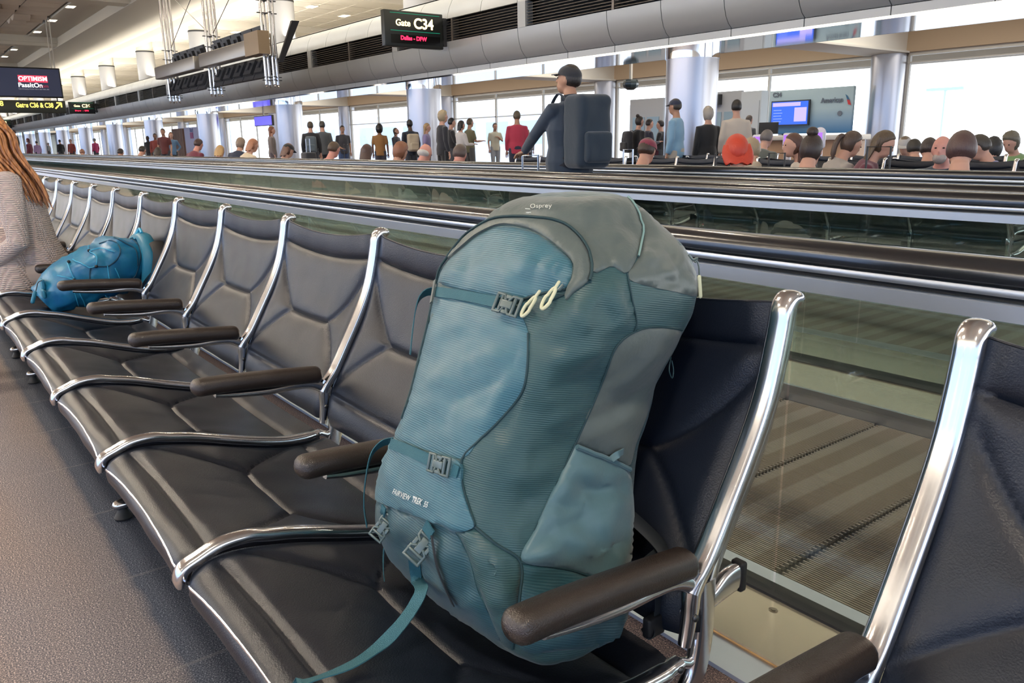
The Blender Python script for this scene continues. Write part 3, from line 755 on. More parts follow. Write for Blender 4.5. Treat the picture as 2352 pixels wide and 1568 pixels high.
# ================================================================= flight monitor rack hanging from chrome masts
RY = 8.5
rk = thing('monitor_rack', 'hanging chrome tube masts carrying a long steel box with two rows of black flight monitors', 'monitor rack', (-26, RY, 3.4))
for k, (px, py) in enumerate(((404, 235), (500, 218), (628, 197))):
    p = at_y(px, py, RY); xx = p.x-.05
    for j, (dx, dy) in enumerate(((-.16, 0), (.16, 0), (0, -.16), (0, .16))):
        m = MB(); m.tube([(xx+dx, RY+dy, 2.62), (xx+dx, RY+dy, 6.29)], .038, 12); m.lathe((xx+dx, RY+dy, 2.54), [(.004, 0), (.03, .03), (.02, .06), (.038, .09)], 12)
        build('mast_tube', m, chrome, rk)
    for z in (2.72, 2.80, 3.98, 4.28)if k < 2 else (2.72, 2.80, 4.38, 4.68):
        m = MB(); m.box(xx-.26, xx+.26, RY-.03, RY+.03, z, z+.02); m.box(xx-.03, xx+.03, RY-.26, RY+.26, z, z+.02); build('collar', m, dkgrey, rk)
pa = at_y(384, 160, RY).x; pb = at_y(604, 110, RY).x
for xa, xb in ((-30.9, -26.4), (-25.9, -21.9)):
    m = MB(); m.rbox(xa, xb, RY-.45, RY-.15, 3.36, 3.76, .03); build('steel_box', m, mat('rack steel sheet', (.34, .32, .29), .35, .8), rk)
m = MB(); m.box(-21.9, -20.9, RY-.47, RY-.17, 3.34, 3.90); build('end_plate', m, mat('tan end plate', (.30, .22, .14), .4, .5), rk)
mon = mat('black monitor shell', (.018, .019, .022), .45); mon2 = mat('monitor back slate', (.032, .036, .045), .5)
def monitor(x, z, tilt, w=.72, h=.62):
    c, s = math.cos(tilt), math.sin(tilt); B = MB()
    def T(p): return (x+p[0], RY+.05+p[1]*c-p[2]*s, z+p[1]*s+p[2]*c)
    for (a0, a1, b0, b1, c0, c1) in ((-w/2, w/2, -.03, .03, -h/2, h/2), (-w*.36, w*.36, -.12, -.03, -h*.3, h*.32), (-w*.1, w*.1, -.17, -.12, -h*.12, h*.2)):
        B.add([T(p) for p in ((a0,b0,c0),(a1,b0,c0),(a1,b1,c0),(a0,b1,c0),(a0,b0,c1),(a1,b0,c1),(a1,b1,c1),(a0,b1,c1))], [(3,2,1,0),(4,5,6,7),(0,1,5,4),(1,2,6,5),(2,3,7,6),(3,0,4,7)])
    return B
for i in range(11):
    x = -30.4+.84*i
    if i == 5: continue
    build('monitor', monitor(x, 3.10, -.45, .80, .64), mon2, rk)
for i in range(10):
    x = -29.6+.84*i
    if i in (4,): continue
    build('monitor', monitor(x, 3.90, .25, .78, .50), mon, rk)
m = MB(); m.add([(-20.9, RY+.0, 3.15), (-20.8, RY+.0, 3.15), (-20.6, RY+.35, 4.15), (-20.7, RY+.35, 4.15), (-20.9, RY+.12, 3.15), (-20.8, RY+.12, 3.15), (-20.6, RY+.55, 4.15), (-20.7, RY+.55, 4.15)], [(0,1,2,3),(7,6,5,4),(0,4,5,1),(1,5,6,2),(2,6,7,3),(3,7,4,0)])
build('end_monitor', m, mon, rk)
wire = mat('steel wire', (.15, .14, .13), .4, .8)
a_ = at_y(404, 235, RY).x; b_ = at_y(500, 218, RY).x; c_ = at_y(628, 197, RY).x
for p, q in (((a_, RY, 4.3), (b_, RY, 6.3)), ((b_, RY, 4.3), (a_, RY, 6.3)), ((b_, RY, 4.3), (c_, RY, 6.3)), ((c_, RY, 4.68), (b_, RY, 6.3))):
    m = MB(); m.tube([p, q], .012, 6); build('brace_wire', m, wire, rk)
# ================================================================= the large teal travel backpack
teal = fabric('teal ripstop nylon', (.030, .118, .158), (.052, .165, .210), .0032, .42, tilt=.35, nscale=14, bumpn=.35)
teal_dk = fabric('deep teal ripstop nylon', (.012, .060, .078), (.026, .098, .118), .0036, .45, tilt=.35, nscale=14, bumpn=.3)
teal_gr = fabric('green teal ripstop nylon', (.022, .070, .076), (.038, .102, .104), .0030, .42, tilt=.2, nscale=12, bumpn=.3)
lid_m = mat('grey teal lid nylon', (.085, .110, .102), .46, sheen=.15, bump=.12, bscale=90, var=(.075, .10, .094), vscale=14)
wing_m = mat('soft grey teal softshell', (.088, .112, .104), .40, sheen=.2, bump=.06, bscale=120)
pocket_m = mat('pale teal stretch fabric', (.072, .150, .168), .45, sheen=.25, bump=.05, bscale=200)
strap_m = mat('teal webbing', (.020, .115, .150), .6, bump=.4, bscale=900)
seam_m = mat('dark teal seam', (.010, .040, .048), .7)
bk_m = mat('slate plastic buckle', (.085, .125, .120), .28, spec=.6)
cream_m = mat('cream rubber zipper pull', (.62, .62, .40), .45)
blk_strap = mat('black webbing', (.008, .012, .016), .7)
RINGS = [(.372, -1.06, -.735, .600, .755, .6), (.380, -1.10, -.715, .580, .770, .55), (.400, -1.125, -.700, .562, .785, .52), (.43, -1.138, -.706, .545, .80, .5), (.48, -1.127, -.722, .525, .82, .5), (.54, -1.101, -.741, .520, .84, .5),
 (.60, -1.082, -.761, .530, .86, .5), (.66, -1.061, -.765, .552, .885, .5), (.72, -1.067, -.765, .580, .91, .5), (.78, -1.081, -.747, .610, .935, .5), (.83, -1.096, -.734, .635, .95, .5),
 (.875, -1.108, -.737, .663, .96, .5), (.92, -1.086, -.770, .695, .955, .5), (.955, -1.057, -.822, .725, .94, .55), (.98, -1.032, -.850, .760, .92, .62), (.992, -1.00, -.87, .80, .90, .75), (.996, -.96, -.90, .83, .87, .9)]
def cm(vals, t):
    n = len(vals)-1; i = min(int(t), n-1); f = t-i; g = lambda k: vals[max(0, min(n, k))]
    p0, p1, p2, p3 = g(i-1), g(i), g(i+1), g(i+2)
    return [0.5*((2*b)+(-a+c)*f+(2*a-5*b+4*c-d)*f*f+(-a+3*b-3*c+d)*f**3) for a, b, c, d in zip(p0, p1, p2, p3)]
FOLDS = [  # (x0,y0,x1,y1, width px, height mm): creases and ridges of the cloth
 (1130,560,1060,640,14,-4),(1180,580,1235,650,16,4),(1150,590,1110,660,14,4),(1250,600,1220,660,12,-4),(1290,585,1265,650,10,4),
 (1010,760,1120,740,14,3),(960,900,1160,800,18,5),(1000,940,1180,860,16,-5),(1180,850,1110,1000,14,6),(1205,880,1150,1010,12,-5),(1190,790,1170,850,12,-4),(1230,770,1300,800,16,-5),
 (1300,690,1360,760,22,6),(1370,700,1420,740,20,-7),(1400,640,1440,760,18,6),(1440,640,1460,780,14,-5),(1260,830,1400,800,22,5),(1250,900,1390,860,24,-5),(1240,980,1360,930,24,5),(1210,1060,1330,1010,22,-4),
 (1150,1100,1300,1080,26,4),(1120,1160,1260,1150,24,-4),(1230,1200,1330,1060,20,4),(1160,1210,1200,1270,14,4),
 (1380,480,1420,560,20,5),(1440,470,1470,540,14,5),(1360,560,1410,600,14,-5),(1500,560,1480,620,16,6),(1530,570,1560,650,14,-6),(1560,600,1520,640,12,5),(1500,640,1590,660,12,-5),
 (1400,900,1520,790,26,5),(1370,960,1500,880,22,-5),(1345,1010,1470,940,18,4),
 (1260,1150,1360,1060,20,5),(1270,1220,1400,1100,22,-5),(1300,1270,1430,1150,20,5),(1340,1290,1440,1230,16,-5),(1400,1090,1420,1300,18,4),
 (950,1190,1080,1210,12,4),(1100,1250,1140,1400,22,6),(1060,1240,1080,1380,18,-6),(1150,1300,1170,1450,18,5),(920,1220,960,1330,16,-5),(1220,1330,1240,1450,18,6),(1290,1330,1280,1450,18,-5),(1350,1350,1360,1460,18,5),
 (900,950,1060,900,20,3),(1000,1010,1060,1000,14,3),(930,1000,1050,960,14,-3)]
def fold_h(x, y):
    h = 0
    for x0, y0, x1, y1, w, a in FOLDS:
        if abs(x-(x0+x1)/2) > abs(x1-x0)/2+3*w or abs(y-(y0+y1)/2) > abs(y1-y0)/2+3*w: continue
        dx, dy = x1-x0, y1-y0; t = ((x-x0)*dx+(y-y0)*dy)/(dx*dx+dy*dy); tc = max(0, min(1, t))
        d = math.hypot(x-x0-tc*dx, y-y0-tc*dy); h += a*(.45*math.exp(-(d/w)**2)+.65*math.exp(-(math.sqrt(d*d+6)-2.4)/(w*.6)))*max(0, 1-(2*tc-1)**4)
    return h*.00095
pack = thing('travel_backpack', 'large teal travel backpack standing on the nearest seat', 'backpack', (-.92, .70, .37))
NR, NA = 110, 150
rings = []
for i in range(NR+1):
    t = (len(RINGS)-1)*i/NR; z, xl, xr, yf, yb, e = cm(RINGS, t); ring = []
    for j in range(NA):
        a = 2*PI*j/NA; c, s = math.cos(a), math.sin(a)
        ring.append(Vector(((xl+xr)/2+(xr-xl)/2*math.copysign(abs(c)**e, c), (yf+yb)/2+(yb-yf)/2*math.copysign(abs(s)**e, s), z)))
    rings.append(ring)
for i in range(NR+1):
    for j in range(NA):
        p = rings[i][j]; u = rings[i][(j+1) % NA]-rings[i][j-1]; v = rings[min(i+1, NR)][j]-rings[max(i-1, 0)][j]
        n = u.cross(v)
        if n.length < 1e-9: continue
        n.normalize()
        h = .0035*noise.noise(p*14)+.0035*(abs(noise.noise(p*22+Vector((5,1,2))))-.2)+.0012*noise.noise(p*50)
        if n.dot(p-CAMP) < 0: px, py = point_px(p); h += fold_h(px, py)
        edge = min(1, i/6, (NR-i)/6)
        rings[i][j] = p + n*h*edge
bb = MB(); bb.loft(rings)
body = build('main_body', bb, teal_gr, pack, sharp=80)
bvh = BVHTree.FromPolygons([Vector(v) for v in bb.v], bb.f)
def hit(x, y):
    d = ray_px(x, y); h = bvh.ray_cast(CAMP, d, 4)
    if h[0] is None:
        # past the outline: nearest surface point to the sight line
        best = None
        for k in range(14):
            q = CAMP+d*(.75+.05*k); r = bvh.find_nearest(q)
            if best is None or r[3] < best[2]: best = (r[0], r[1], r[3])
        n = best[1]; 
        return best[0], (n if n.dot(d) < 0 else n)
    n = h[1]
    return h[0], (n if n.dot(d) < 0 else -n)
def dense(poly, closed=True, step=9):
    out = []
    P = smooth_path([(x, y, 0) for x, y in (list(poly)+[poly[0]] if closed else poly)], 6)
    acc = [P[0]]
    for p in P[1:]:
        if (p-acc[-1]).length >= step: acc.append(p)
    if not closed: acc.append(P[-1])
    return [(p.x, p.y) for p in acc]
def patch(name, poly, m, off=.0015, puff=.0, fall=20, parent=None, step=9, sharp_poly=False, wr=0.0, extra=None):
    B = dense(poly, True, step) if not sharp_poly else poly
    xs = [p[0] for p in B]; ys = [p[1] for p in B]; pts = [Vector(p) for p in B]; nB = len(B)
    def inside(x, y):
        c = False; j = nB-1
        for i in range(nB):
            if (ys[i] > y) != (ys[j] > y) and x < (xs[j]-xs[i])*(y-ys[i])/(ys[j]-ys[i])+xs[i]: c = not c
            j = i
        return c
    def dist(x, y): return min(seg_d(x, y, B[i], B[(i+1) % nB]) for i in range(nB))
    x = min(xs)
    row = 0
    y = min(ys)
    while y < max(ys):
        x = min(xs)+(step/2 if row % 2 else 0)
        while x < max(xs):
            if inside(x, y) and dist(x, y) > step*.6: pts.append(Vector((x, y)))
            x += step
        y += step*.87; row += 1
    r = delaunay_2d_cdt(pts, [], [list(range(nB))], 1, 1e-4)
    V, F = r[0], r[2]; vs = []; bt = []
    for v in V:
        p, n = hit(v.x, v.y); d = dist(v.x, v.y)
        h = off + puff*(1-math.exp(-d/fall)) + (wr*noise.noise(Vector((v.x*.02, v.y*.02, 5)))*min(1, d/fall) if wr else 0)
        if extra: h += extra(v.x, v.y)*min(1, d/fall)
        vs.append(p+n*h); bt.append(p-n*.002)
    mb = MB(); mb.add(vs, F); k = len(mb.v)
    # turn the rim down onto the bag so that the piece has thickness
    cnt = {}
    for f in F:
        for a, b in zip(f, list(f[1:])+[f[0]]): cnt[(a, b)] = cnt.get((a, b), 0)+1
    rim = [e for e in cnt if (e[1], e[0]) not in cnt]
    mb.v += [tuple(p) for p in bt]
    for a, b in rim: mb.f.append((b, a, a+k, b+k)); mb.m.append(0)
    return build(name, mb, m, parent or pack, sharp=70)
def cord(name, poly, rad, m, off=.0015, parent=None, closed=False, flat=1.0):
    P = [hit(x, y) for x, y in dense(poly, closed, 10)]; q = [p+n*off for p, n in P]
    mb = MB(); mb.tube(q, rad, 8, flat=flat); return build(name, mb, m, parent or pack)
def ribbon3(name, pts, width, m, wdir, thick=.0016, parent=None):
    """flat webbing through 3-D points; wdir a width direction, one or per point"""
    P = smooth_path(pts, 6); N = len(P); mb = MB(); R = []
    for i in range(N):
        t = (P[min(i+1, N-1)]-P[max(i-1, 0)]).normalized()
        w = wdir[0].lerp(wdir[1], i/(N-1)) if isinstance(wdir, (list, tuple)) else Vector(wdir)
        w = (w-t*w.dot(t)).normalized(); n = t.cross(w)
        R.append([P[i]+w*width/2+n*thick/2, P[i]-w*width/2+n*thick/2, P[i]-w*width/2-n*thick/2, P[i]+w*width/2-n*thick/2])
    mb.loft(R); return build(name, mb, m, parent or pack, sharp=60)
def strap_on(name, poly, width, m, off=.004, parent=None):
    P = [hit(x, y) for x, y in dense(poly, False, 8)]; mb = MB(); R = []; N = len(P)
    for i, (p, n) in enumerate(P):
        nn = sum((P[k][1] for k in range(max(0, i-3), min(N, i+4))), Vector()).normalized()
        t = (P[min(i+1, N-1)][0]-P[max(i-1, 0)][0]).normalized(); w = t.cross(nn).normalized()
        R.append([p+nn*(off+.001)+w*width/2, p+nn*(off+.001)-w*width/2, p+nn*off-w*width/2-nn*.001, p+nn*off+w*width/2-nn*.001])
    mb.loft(R); return build(name, mb, m, parent or pack, sharp=60)
def frame_at(x, y, dx, dy, off=.006, tip=0.0):
    p, n = hit(x, y); q, _ = hit(x+dx, y+dy); n = sum((hit(x+a_, y+b_)[1] for a_ in (-24, 0, 24) for b_ in (-24, 0, 24)), Vector()).normalized(); n = (n*(1-tip)-ray_px(x, y)*tip).normalized(); u = (q-p); u = (u-n*u.dot(n)).normalized(); v = n.cross(u)
    return Matrix(((u.x, v.x, n.x, p.x+n.x*off), (u.y, v.y, n.y, p.y+n.y*off), (u.z, v.z, n.z, p.z+n.z*off), (0, 0, 0, 1)))
def buckle(x, y, dx, dy, s=1.0, off=.006, tip=0.0):
    M = frame_at(x, y, dx, dy, off, tip); mb = MB(); a, b = .0235*s, .0125*s
    def T(pts): return [M @ Vector(p) for p in pts]
    for sx in (-1, 1):   # the two webbing bars and their side arms
        mb.tube(T([(sx*a, -b, 0), (sx*a, b, 0)]), .0023*s, 8, round_ends=True)
        mb.tube(T([(sx*a, -b, 0), (sx*.008*s, -b, .001), (sx*.004*s, -b*.5, .002)]), .0021*s, 8, round_ends=True)
        mb.tube(T([(sx*a, b, 0), (sx*.008*s, b, .001), (sx*.004*s, b*.5, .002)]), .0021*s, 8, round_ends=True)
        mb.tube(T([(sx*.013*s, -b, .0), (sx*.013*s, b, .0)]), .0026*s, 8, round_ends=True)
    k = MB(); k.rbox(-.011*s, .011*s, -.0058*s, .0058*s, -.0035*s, .0035*s, .0018*s); mb.add([M @ Vector(p) for p in k.v], k.f)
    for sy in (-1, 1):
        k = MB(); k.rbox(-.005*s, .006*s, sy*.0105*s-.0028*s, sy*.0105*s+.0028*s, -.003*s, .003*s, .0013*s); mb.add([M @ Vector(p) for p in k.v], k.f)
    return build('buckle', mb, bk_m, pack, sharp=50)
# cloth pieces sewn over the body
front = patch('front_panel', [(1003,668),(1060,672),(1120,686),(1180,700),(1214,765),(1212,840),(1199,900),(1150,962),(1100,1012),(1062,1052),(985,1035),(908,1008),(926,955),(948,880),(968,800),(985,735)], teal, .0010, .004, 25, wr=.003)
dome = patch('dome_pocket', [(1006,650),(1020,612),(1060,575),(1100,543),(1150,522),(1205,527),(1245,545),(1285,575),(1313,603),(1311,640),(1298,664),(1245,675),(1190,692),(1130,682),(1060,668)], teal, .0010, .012, 40, wr=.006)
hood = patch('hood_band', [(1001,640),(1010,600),(1055,560),(1105,522),(1150,506),(1215,505),(1268,511),(1308,530),(1342,568),(1357,612),(1352,645),(1318,672),(1300,690),(1303,664),(1315,636),(1316,604),(1286,571),(1245,541),(1205,523),(1150,517),(1100,538),(1060,570),(1020,607)], lid_m, .004, .003, 8, step=7)
lid = patch('lid', [(1118,512),(1132,488),(1187,456),(1300,455),(1439,454),(1456,478),(1471,515),(1473,545),(1463,590),(1438,628),(1405,612),(1366,628),(1357,606),(1344,564),(1309,526),(1269,506),(1215,500),(1150,501)], lid_m, .002, .005, 18, wr=.005)
patch('roll_top', [(1476,474),(1540,532),(1582,580),(1600,640),(1602,680),(1560,672),(1500,660),(1450,645),(1442,628),(1466,592),(1477,545),(1474,515),(1462,486)], wing_m, .001, .006, 16, wr=.006)
patch('side_wing', [(1322,1018),(1350,950),(1382,878),(1412,800),(1450,766),(1500,751),(1562,757),(1548,800),(1512,862),(1486,950),(1460,1020),(1444,1070),(1405,1052),(1360,1035)], wing_m, .001, .006, 22)
patch('stretch_pocket', [(1319,1021),(1352,1037),(1400,1056),(1438,1076),(1449,1120),(1453,1200),(1448,1280),(1400,1330),(1360,1322),(1300,1304),(1198,1287),(1228,1215),(1262,1140),(1292,1080)], pocket_m, .003, .012, 30, wr=.007)
flap = patch('lower_flap', [(908,1010),(985,1038),(1058,1060),(1063,1115),(1076,1160),(1091,1200),(1086,1213),(1050,1219),(1010,1202),(950,1180),(892,1158),(866,1142),(870,1090),(886,1046)], teal, .005, .003, 10, step=7, extra=lambda x, y: .0012*math.sin(x*.09-y*.05))
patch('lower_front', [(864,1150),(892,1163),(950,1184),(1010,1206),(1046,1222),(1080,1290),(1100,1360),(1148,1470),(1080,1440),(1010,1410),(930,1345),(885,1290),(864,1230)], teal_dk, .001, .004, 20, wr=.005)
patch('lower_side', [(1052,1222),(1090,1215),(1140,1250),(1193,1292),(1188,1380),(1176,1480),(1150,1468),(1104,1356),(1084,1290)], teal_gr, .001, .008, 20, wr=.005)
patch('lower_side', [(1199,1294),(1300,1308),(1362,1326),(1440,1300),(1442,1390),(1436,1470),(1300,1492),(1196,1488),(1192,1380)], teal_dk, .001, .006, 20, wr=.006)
# seams
for pl, r in (([(1214,765),(1212,840),(1199,900),(1150,962),(1100,1012),(1062,1054),(1064,1115),(1092,1205)], .0016), ([(1092,1210),(1140,1250),(1195,1291),(1192,1380),(1178,1488)], .0022), ([(1195,1290),(1320,1020),(1382,878),(1412,800),(1450,765),(1500,750),(1566,757)], .0014),
              ([(1195,1290),(1300,1306),(1362,1324),(1402,1333)], .0022), ([(1440,628),(1452,690),(1462,740),(1455,764)], .0013), ([(1352,648),(1300,675),(1245,700)], .0013), ([(1005,612),(1000,660),(985,740),(965,820),(945,900),(925,960)], .003), ([(1188,457),(1250,470),(1350,480),(1440,500),(1472,530)], .0009), ([(1300,665),(1240,676),(1186,693)], .0020)):
    cord('seam', pl, r, seam_m, .001)
cord('piping', [(1001,652),(1008,603),(1053,560),(1105,521),(1150,504),(1215,503),(1270,509),(1310,528),(1344,566),(1358,612),(1353,648)], .0020, seam_m, .0055)
cord('piping', [(1441,454),(1458,478),(1473,515),(1475,545),(1465,592)], .0016, mat('pale teal piping', (.20, .34, .33), .5), .0035)
cord('piping', [(1320,1021),(1352,1037),(1400,1056),(1440,1076)], .0035, pocket_m, .006)
# compression straps with buckles
strap_on('compression_strap', [(1003,672),(1060,680),(1110,690),(1150,698)], .0155, strap_m, .006)
strap_on('compression_strap', [(1198,708),(1212,714)], .0155, strap_m, .006)
buckle(1178, 706, 30, 9, 1.0, .012)
strap_on('strap_keeper', [(1012,648),(1008,672),(1003,700)], .007, lid_m, .010)
strap_on('compression_strap', [(908,1020),(950,1036),(995,1056)], .0160, strap_m, .0085)
strap_on('compression_strap', [(1050,1078),(1062,1084)], .016, strap_m, .0085)
buckle(1026, 1068, 30, 10, .95, .014)
strap_on('compression_strap', [(893,1160),(889,1180)], .012, strap_m, .008)
buckle(887, 1208, -6, 30, .85, .016, .7)
strap_on('compression_strap', [(1000,1203),(990,1222)], .020, strap_m, .008)
buckle(976, 1250, -16, 32, 1.05, .016, .75)
def ax(x, y, X): return at_x(x, y, X)
ribbon3('strap_tail', [ax(1003,668,-1.085), ax(978,672,-1.09), ax(960,692,-1.09), ax(950,740,-1.085), ax(942,814,-1.08)], .016, strap_m, [Vector((.3, -.2, .9)), Vector((.9, -.45, .05))])
ribbon3('strap_tail', [ax(906,1012,-1.075), ax(878,1018,-1.085), ax(853,1045,-1.09), ax(840,1100,-1.09), ax(836,1160,-1.09), ax(843,1208,-1.085)], .016, strap_m, [Vector((.3, -.2, .9)), Vector((.9, -.5, .0))])
p0, n0 = hit(966, 1284); p1, n1 = hit(972, 1318)
tail = [p0+n0*.010, p1+n1*.012, at_y(968,1352,.500), at_y(950,1392,.478), at_z(915,1440,.447), at_z(868,1486,.434), at_z(800,1530,.433), at_z(700,1566,.433), at_z(610,1595,.431)]
ribbon3('strap_tail', tail, .019, strap_m, [Vector((.9, .3, .25)), Vector((.1, .95, .0))])
ribbon3('strap_tail', [ax(884,1236,-1.09), ax(880,1290,-1.085), ax(884,1340,-1.08), ax(900,1400,-1.07)], .012, strap_m, Vector((.9, -.45, 0)))
p0, n0 = hit(1010, 1230); ribbon3('strap_tail', [hit(1008,1225)[0]+hit(1008,1225)[1]*.012, hit(1022,1300)[0]+hit(1022,1300)[1]*.012, hit(1050,1380)[0]+hit(1050,1380)[1]*.008], .010, blk_strap, Vector((.9, -.3, .3)))
# zipper pulls
def pull(x0, y0, x1, y1, off, L=None):
    a, na = hit(x0, y0); b, nb = hit(x1, y1); a = a+na*off; b = b+nb*off; d = (b-a); Ln = d.length; d.normalize(); w = na.cross(d).normalized(); mb = MB(); path = []
    for k in range(25):
        t = 2*PI*k/24; path.append(a+d*(Ln*(.56-.42*math.cos(t)))+w*(.0052*math.sin(t)*(1.0 if math.cos(t) < 0 else .75)))
    mb.tube(path, .0024, 8, caps=False); mb.tube([a-d*.004, a+d*Ln*.14], .0022, 8, round_ends=True); o_ = build('zipper_pull', mb, cream_m, pack); return o_
pull(1248, 684, 1212, 734, .014); pull(1292, 664, 1258, 719, .016)
cord('zipper_slider', [(1300,660),(1290,672)], .0022, bk_m, .010)
for pts in ([ax(1598,592,-.74), ax(1605,612,-.738), ax(1606,640,-.738)],):
    mb = MB(); mb.tube(smooth_path(pts, 4), .0011, 6); build('zipper_cord', mb, bk_m, pack)
mb = MB(); mb.tube([ax(1606,636,-.738), ax(1609,680,-.738)], .0034, 10, round_ends=True, flat=.6); build('zipper_pull', mb, cream_m, pack)
mb = MB(); mb.tube(smooth_path([ax(1582,584,-.742), ax(1592,596,-.738), ax(1601,592,-.738), ax(1596,602,-.738)], 4), .0018, 8); build('zipper_slider', mb, bk_m, pack)
# side cord loops
mb = MB(); mb.tube(smooth_path([ax(1541,820,-.76), ax(1537,850,-.75), ax(1544,868,-.75), ax(1547,850,-.752), ax(1543,828,-.755)], 5), .0009, 6); build('cord_loop', mb, seam_m, pack)
ribbon3('pocket_tab', [hit(1395,1052)[0]+hit(1395,1052)[1]*.008, hit(1405,1034)[0]+hit(1405,1034)[1]*.014, hit(1418,1030)[0]+hit(1418,1030)[1]*.012], .010, pocket_m, Vector((0, .5, .8)))
# hip belt and harness tucked between bag and seat
mb = MB(); mb.tube(smooth_path([(-.76, .80, .53), (-.72, .815, .50), (-.695, .82, .47), (-.69, .815, .44)], 5), .016, 10, flat=.3); build('harness_strap', mb, blk_strap, pack)
ribbon3('harness_strap', [(-.715, .79, .49), (-.695, .80, .44), (-.69, .79, .385), (-.70, .77, .375)], .03, blk_strap, Vector((0, 1, .1)))
mb = MB(); mb.rbox(-.700, -.685, .765, .80, .372, .405, .004); build('hip_belt_buckle', mb, black_m, pack)
mb = MB(); mb.tube(smooth_path([(-1.06, .86, .45), (-.92, .90, .52), (-.80, .895, .50)], 5), .03, 10, flat=.4); build('hip_belt', mb, blk_strap, pack)
# printing: letters laid onto the cloth
def print_on(body, px, py, ang, size, m, off=.009, sq=1.0, name='printed_name', shear=0, bold=0):
    cu = bpy.data.curves.new('t', 'FONT'); cu.body = body; cu.size = 1; cu.resolution_u = 3; cu.offset = bold
    o = bpy.data.objects.new('t', cu); COL.objects.link(o); dg = bpy.context.evaluated_depsgraph_get()
    me = bpy.data.meshes.new_from_object(o.evaluated_get(dg)); bpy.data.objects.remove(o); c, s = math.cos(ang), math.sin(ang)
    mb = MB(); vs = []
    for v in me.vertices:
        u, w = v.co.x*size*sq+v.co.y*size*shear, -v.co.y*size
        p, n = hit(px+u*c-w*s, py+u*s+w*c); vs.append(p+n*off)
    mb.add(vs, [tuple(p.vertices) for p in me.polygons]); o2 = build(name, mb, m, pack, smooth=False); return o2
ink = mat('white print', (.72, .76, .70), .5)
print_on('FAIRVIEW  TREK  55', 913, 1131, .40, 17, ink, .0098, .58, bold=.018)
print_on('Osprey', 1222, 487, -.03, 13, ink, .0075, 1.25, name='printed_logo')
for pl in ([(1211,488),(1216,483),(1222,489)], [(1213,497),(1215,491),(1219,490),(1224,497)], [(1217,497),(1218,493),(1219,497)]): cord('printed_logo', pl, .0006, ink, .0068)
# ================================================================= people
SKIN = {'light': (.58, .33, .24), 'tan': (.42, .23, .15), 'brown': (.20, .10, .06), 'dark': (.07, .035, .022), 'pink': (.62, .30, .24)}
def cmat(c, kind='cloth'):
    key = kind+' '+str(c)
    if kind == 'skin': return mat(key, c, .5, spec=.4)
    if kind == 'hair': return mat(key, c, .42, spec=.5, bump=.5, bscale=60, stretch=(3, 3, .4))
    return mat(key, c, .8, sheen=.3, bump=.15, bscale=25)
def remeshed(mb, vox, it=3):
    me = bpy.data.meshes.new('tmp'); me.from_pydata([tuple(v) for v in mb.v], [], mb.f)
    bm = bmesh.new(); bm.from_mesh(me); bmesh.ops.recalc_face_normals(bm, faces=bm.faces); bm.to_mesh(me); bm.free()
    o = bpy.data.objects.new('tmp', me); COL.objects.link(o)
    r = o.modifiers.new('r', 'REMESH'); r.mode = 'VOXEL'; r.voxel_size = vox
    s = o.modifiers.new('s', 'SMOOTH'); s.factor = .5; s.iterations = it
    dg = bpy.context.evaluated_depsgraph_get(); m2 = bpy.data.meshes.new_from_object(o.evaluated_get(dg)); bpy.data.objects.remove(o)
    out = MB(); out.v = [tuple(v.co) for v in m2.vertices]; out.f = [tuple(p.vertices) for p in m2.polygons]; out.m = [0]*len(out.f); return out
def sr(P, c, rings, tilt):  # torso rings leaned about the hip
    R = []
    for z, rx, ry, y in rings:
        ring = []
        for j in range(16):
            a = 2*PI*j/16; R0 = Vector((rx*math.cos(a), y+ry*math.sin(a), z)); ring.append(tilt @ (R0) + c)
        R.append(ring)
    P.loft(R)
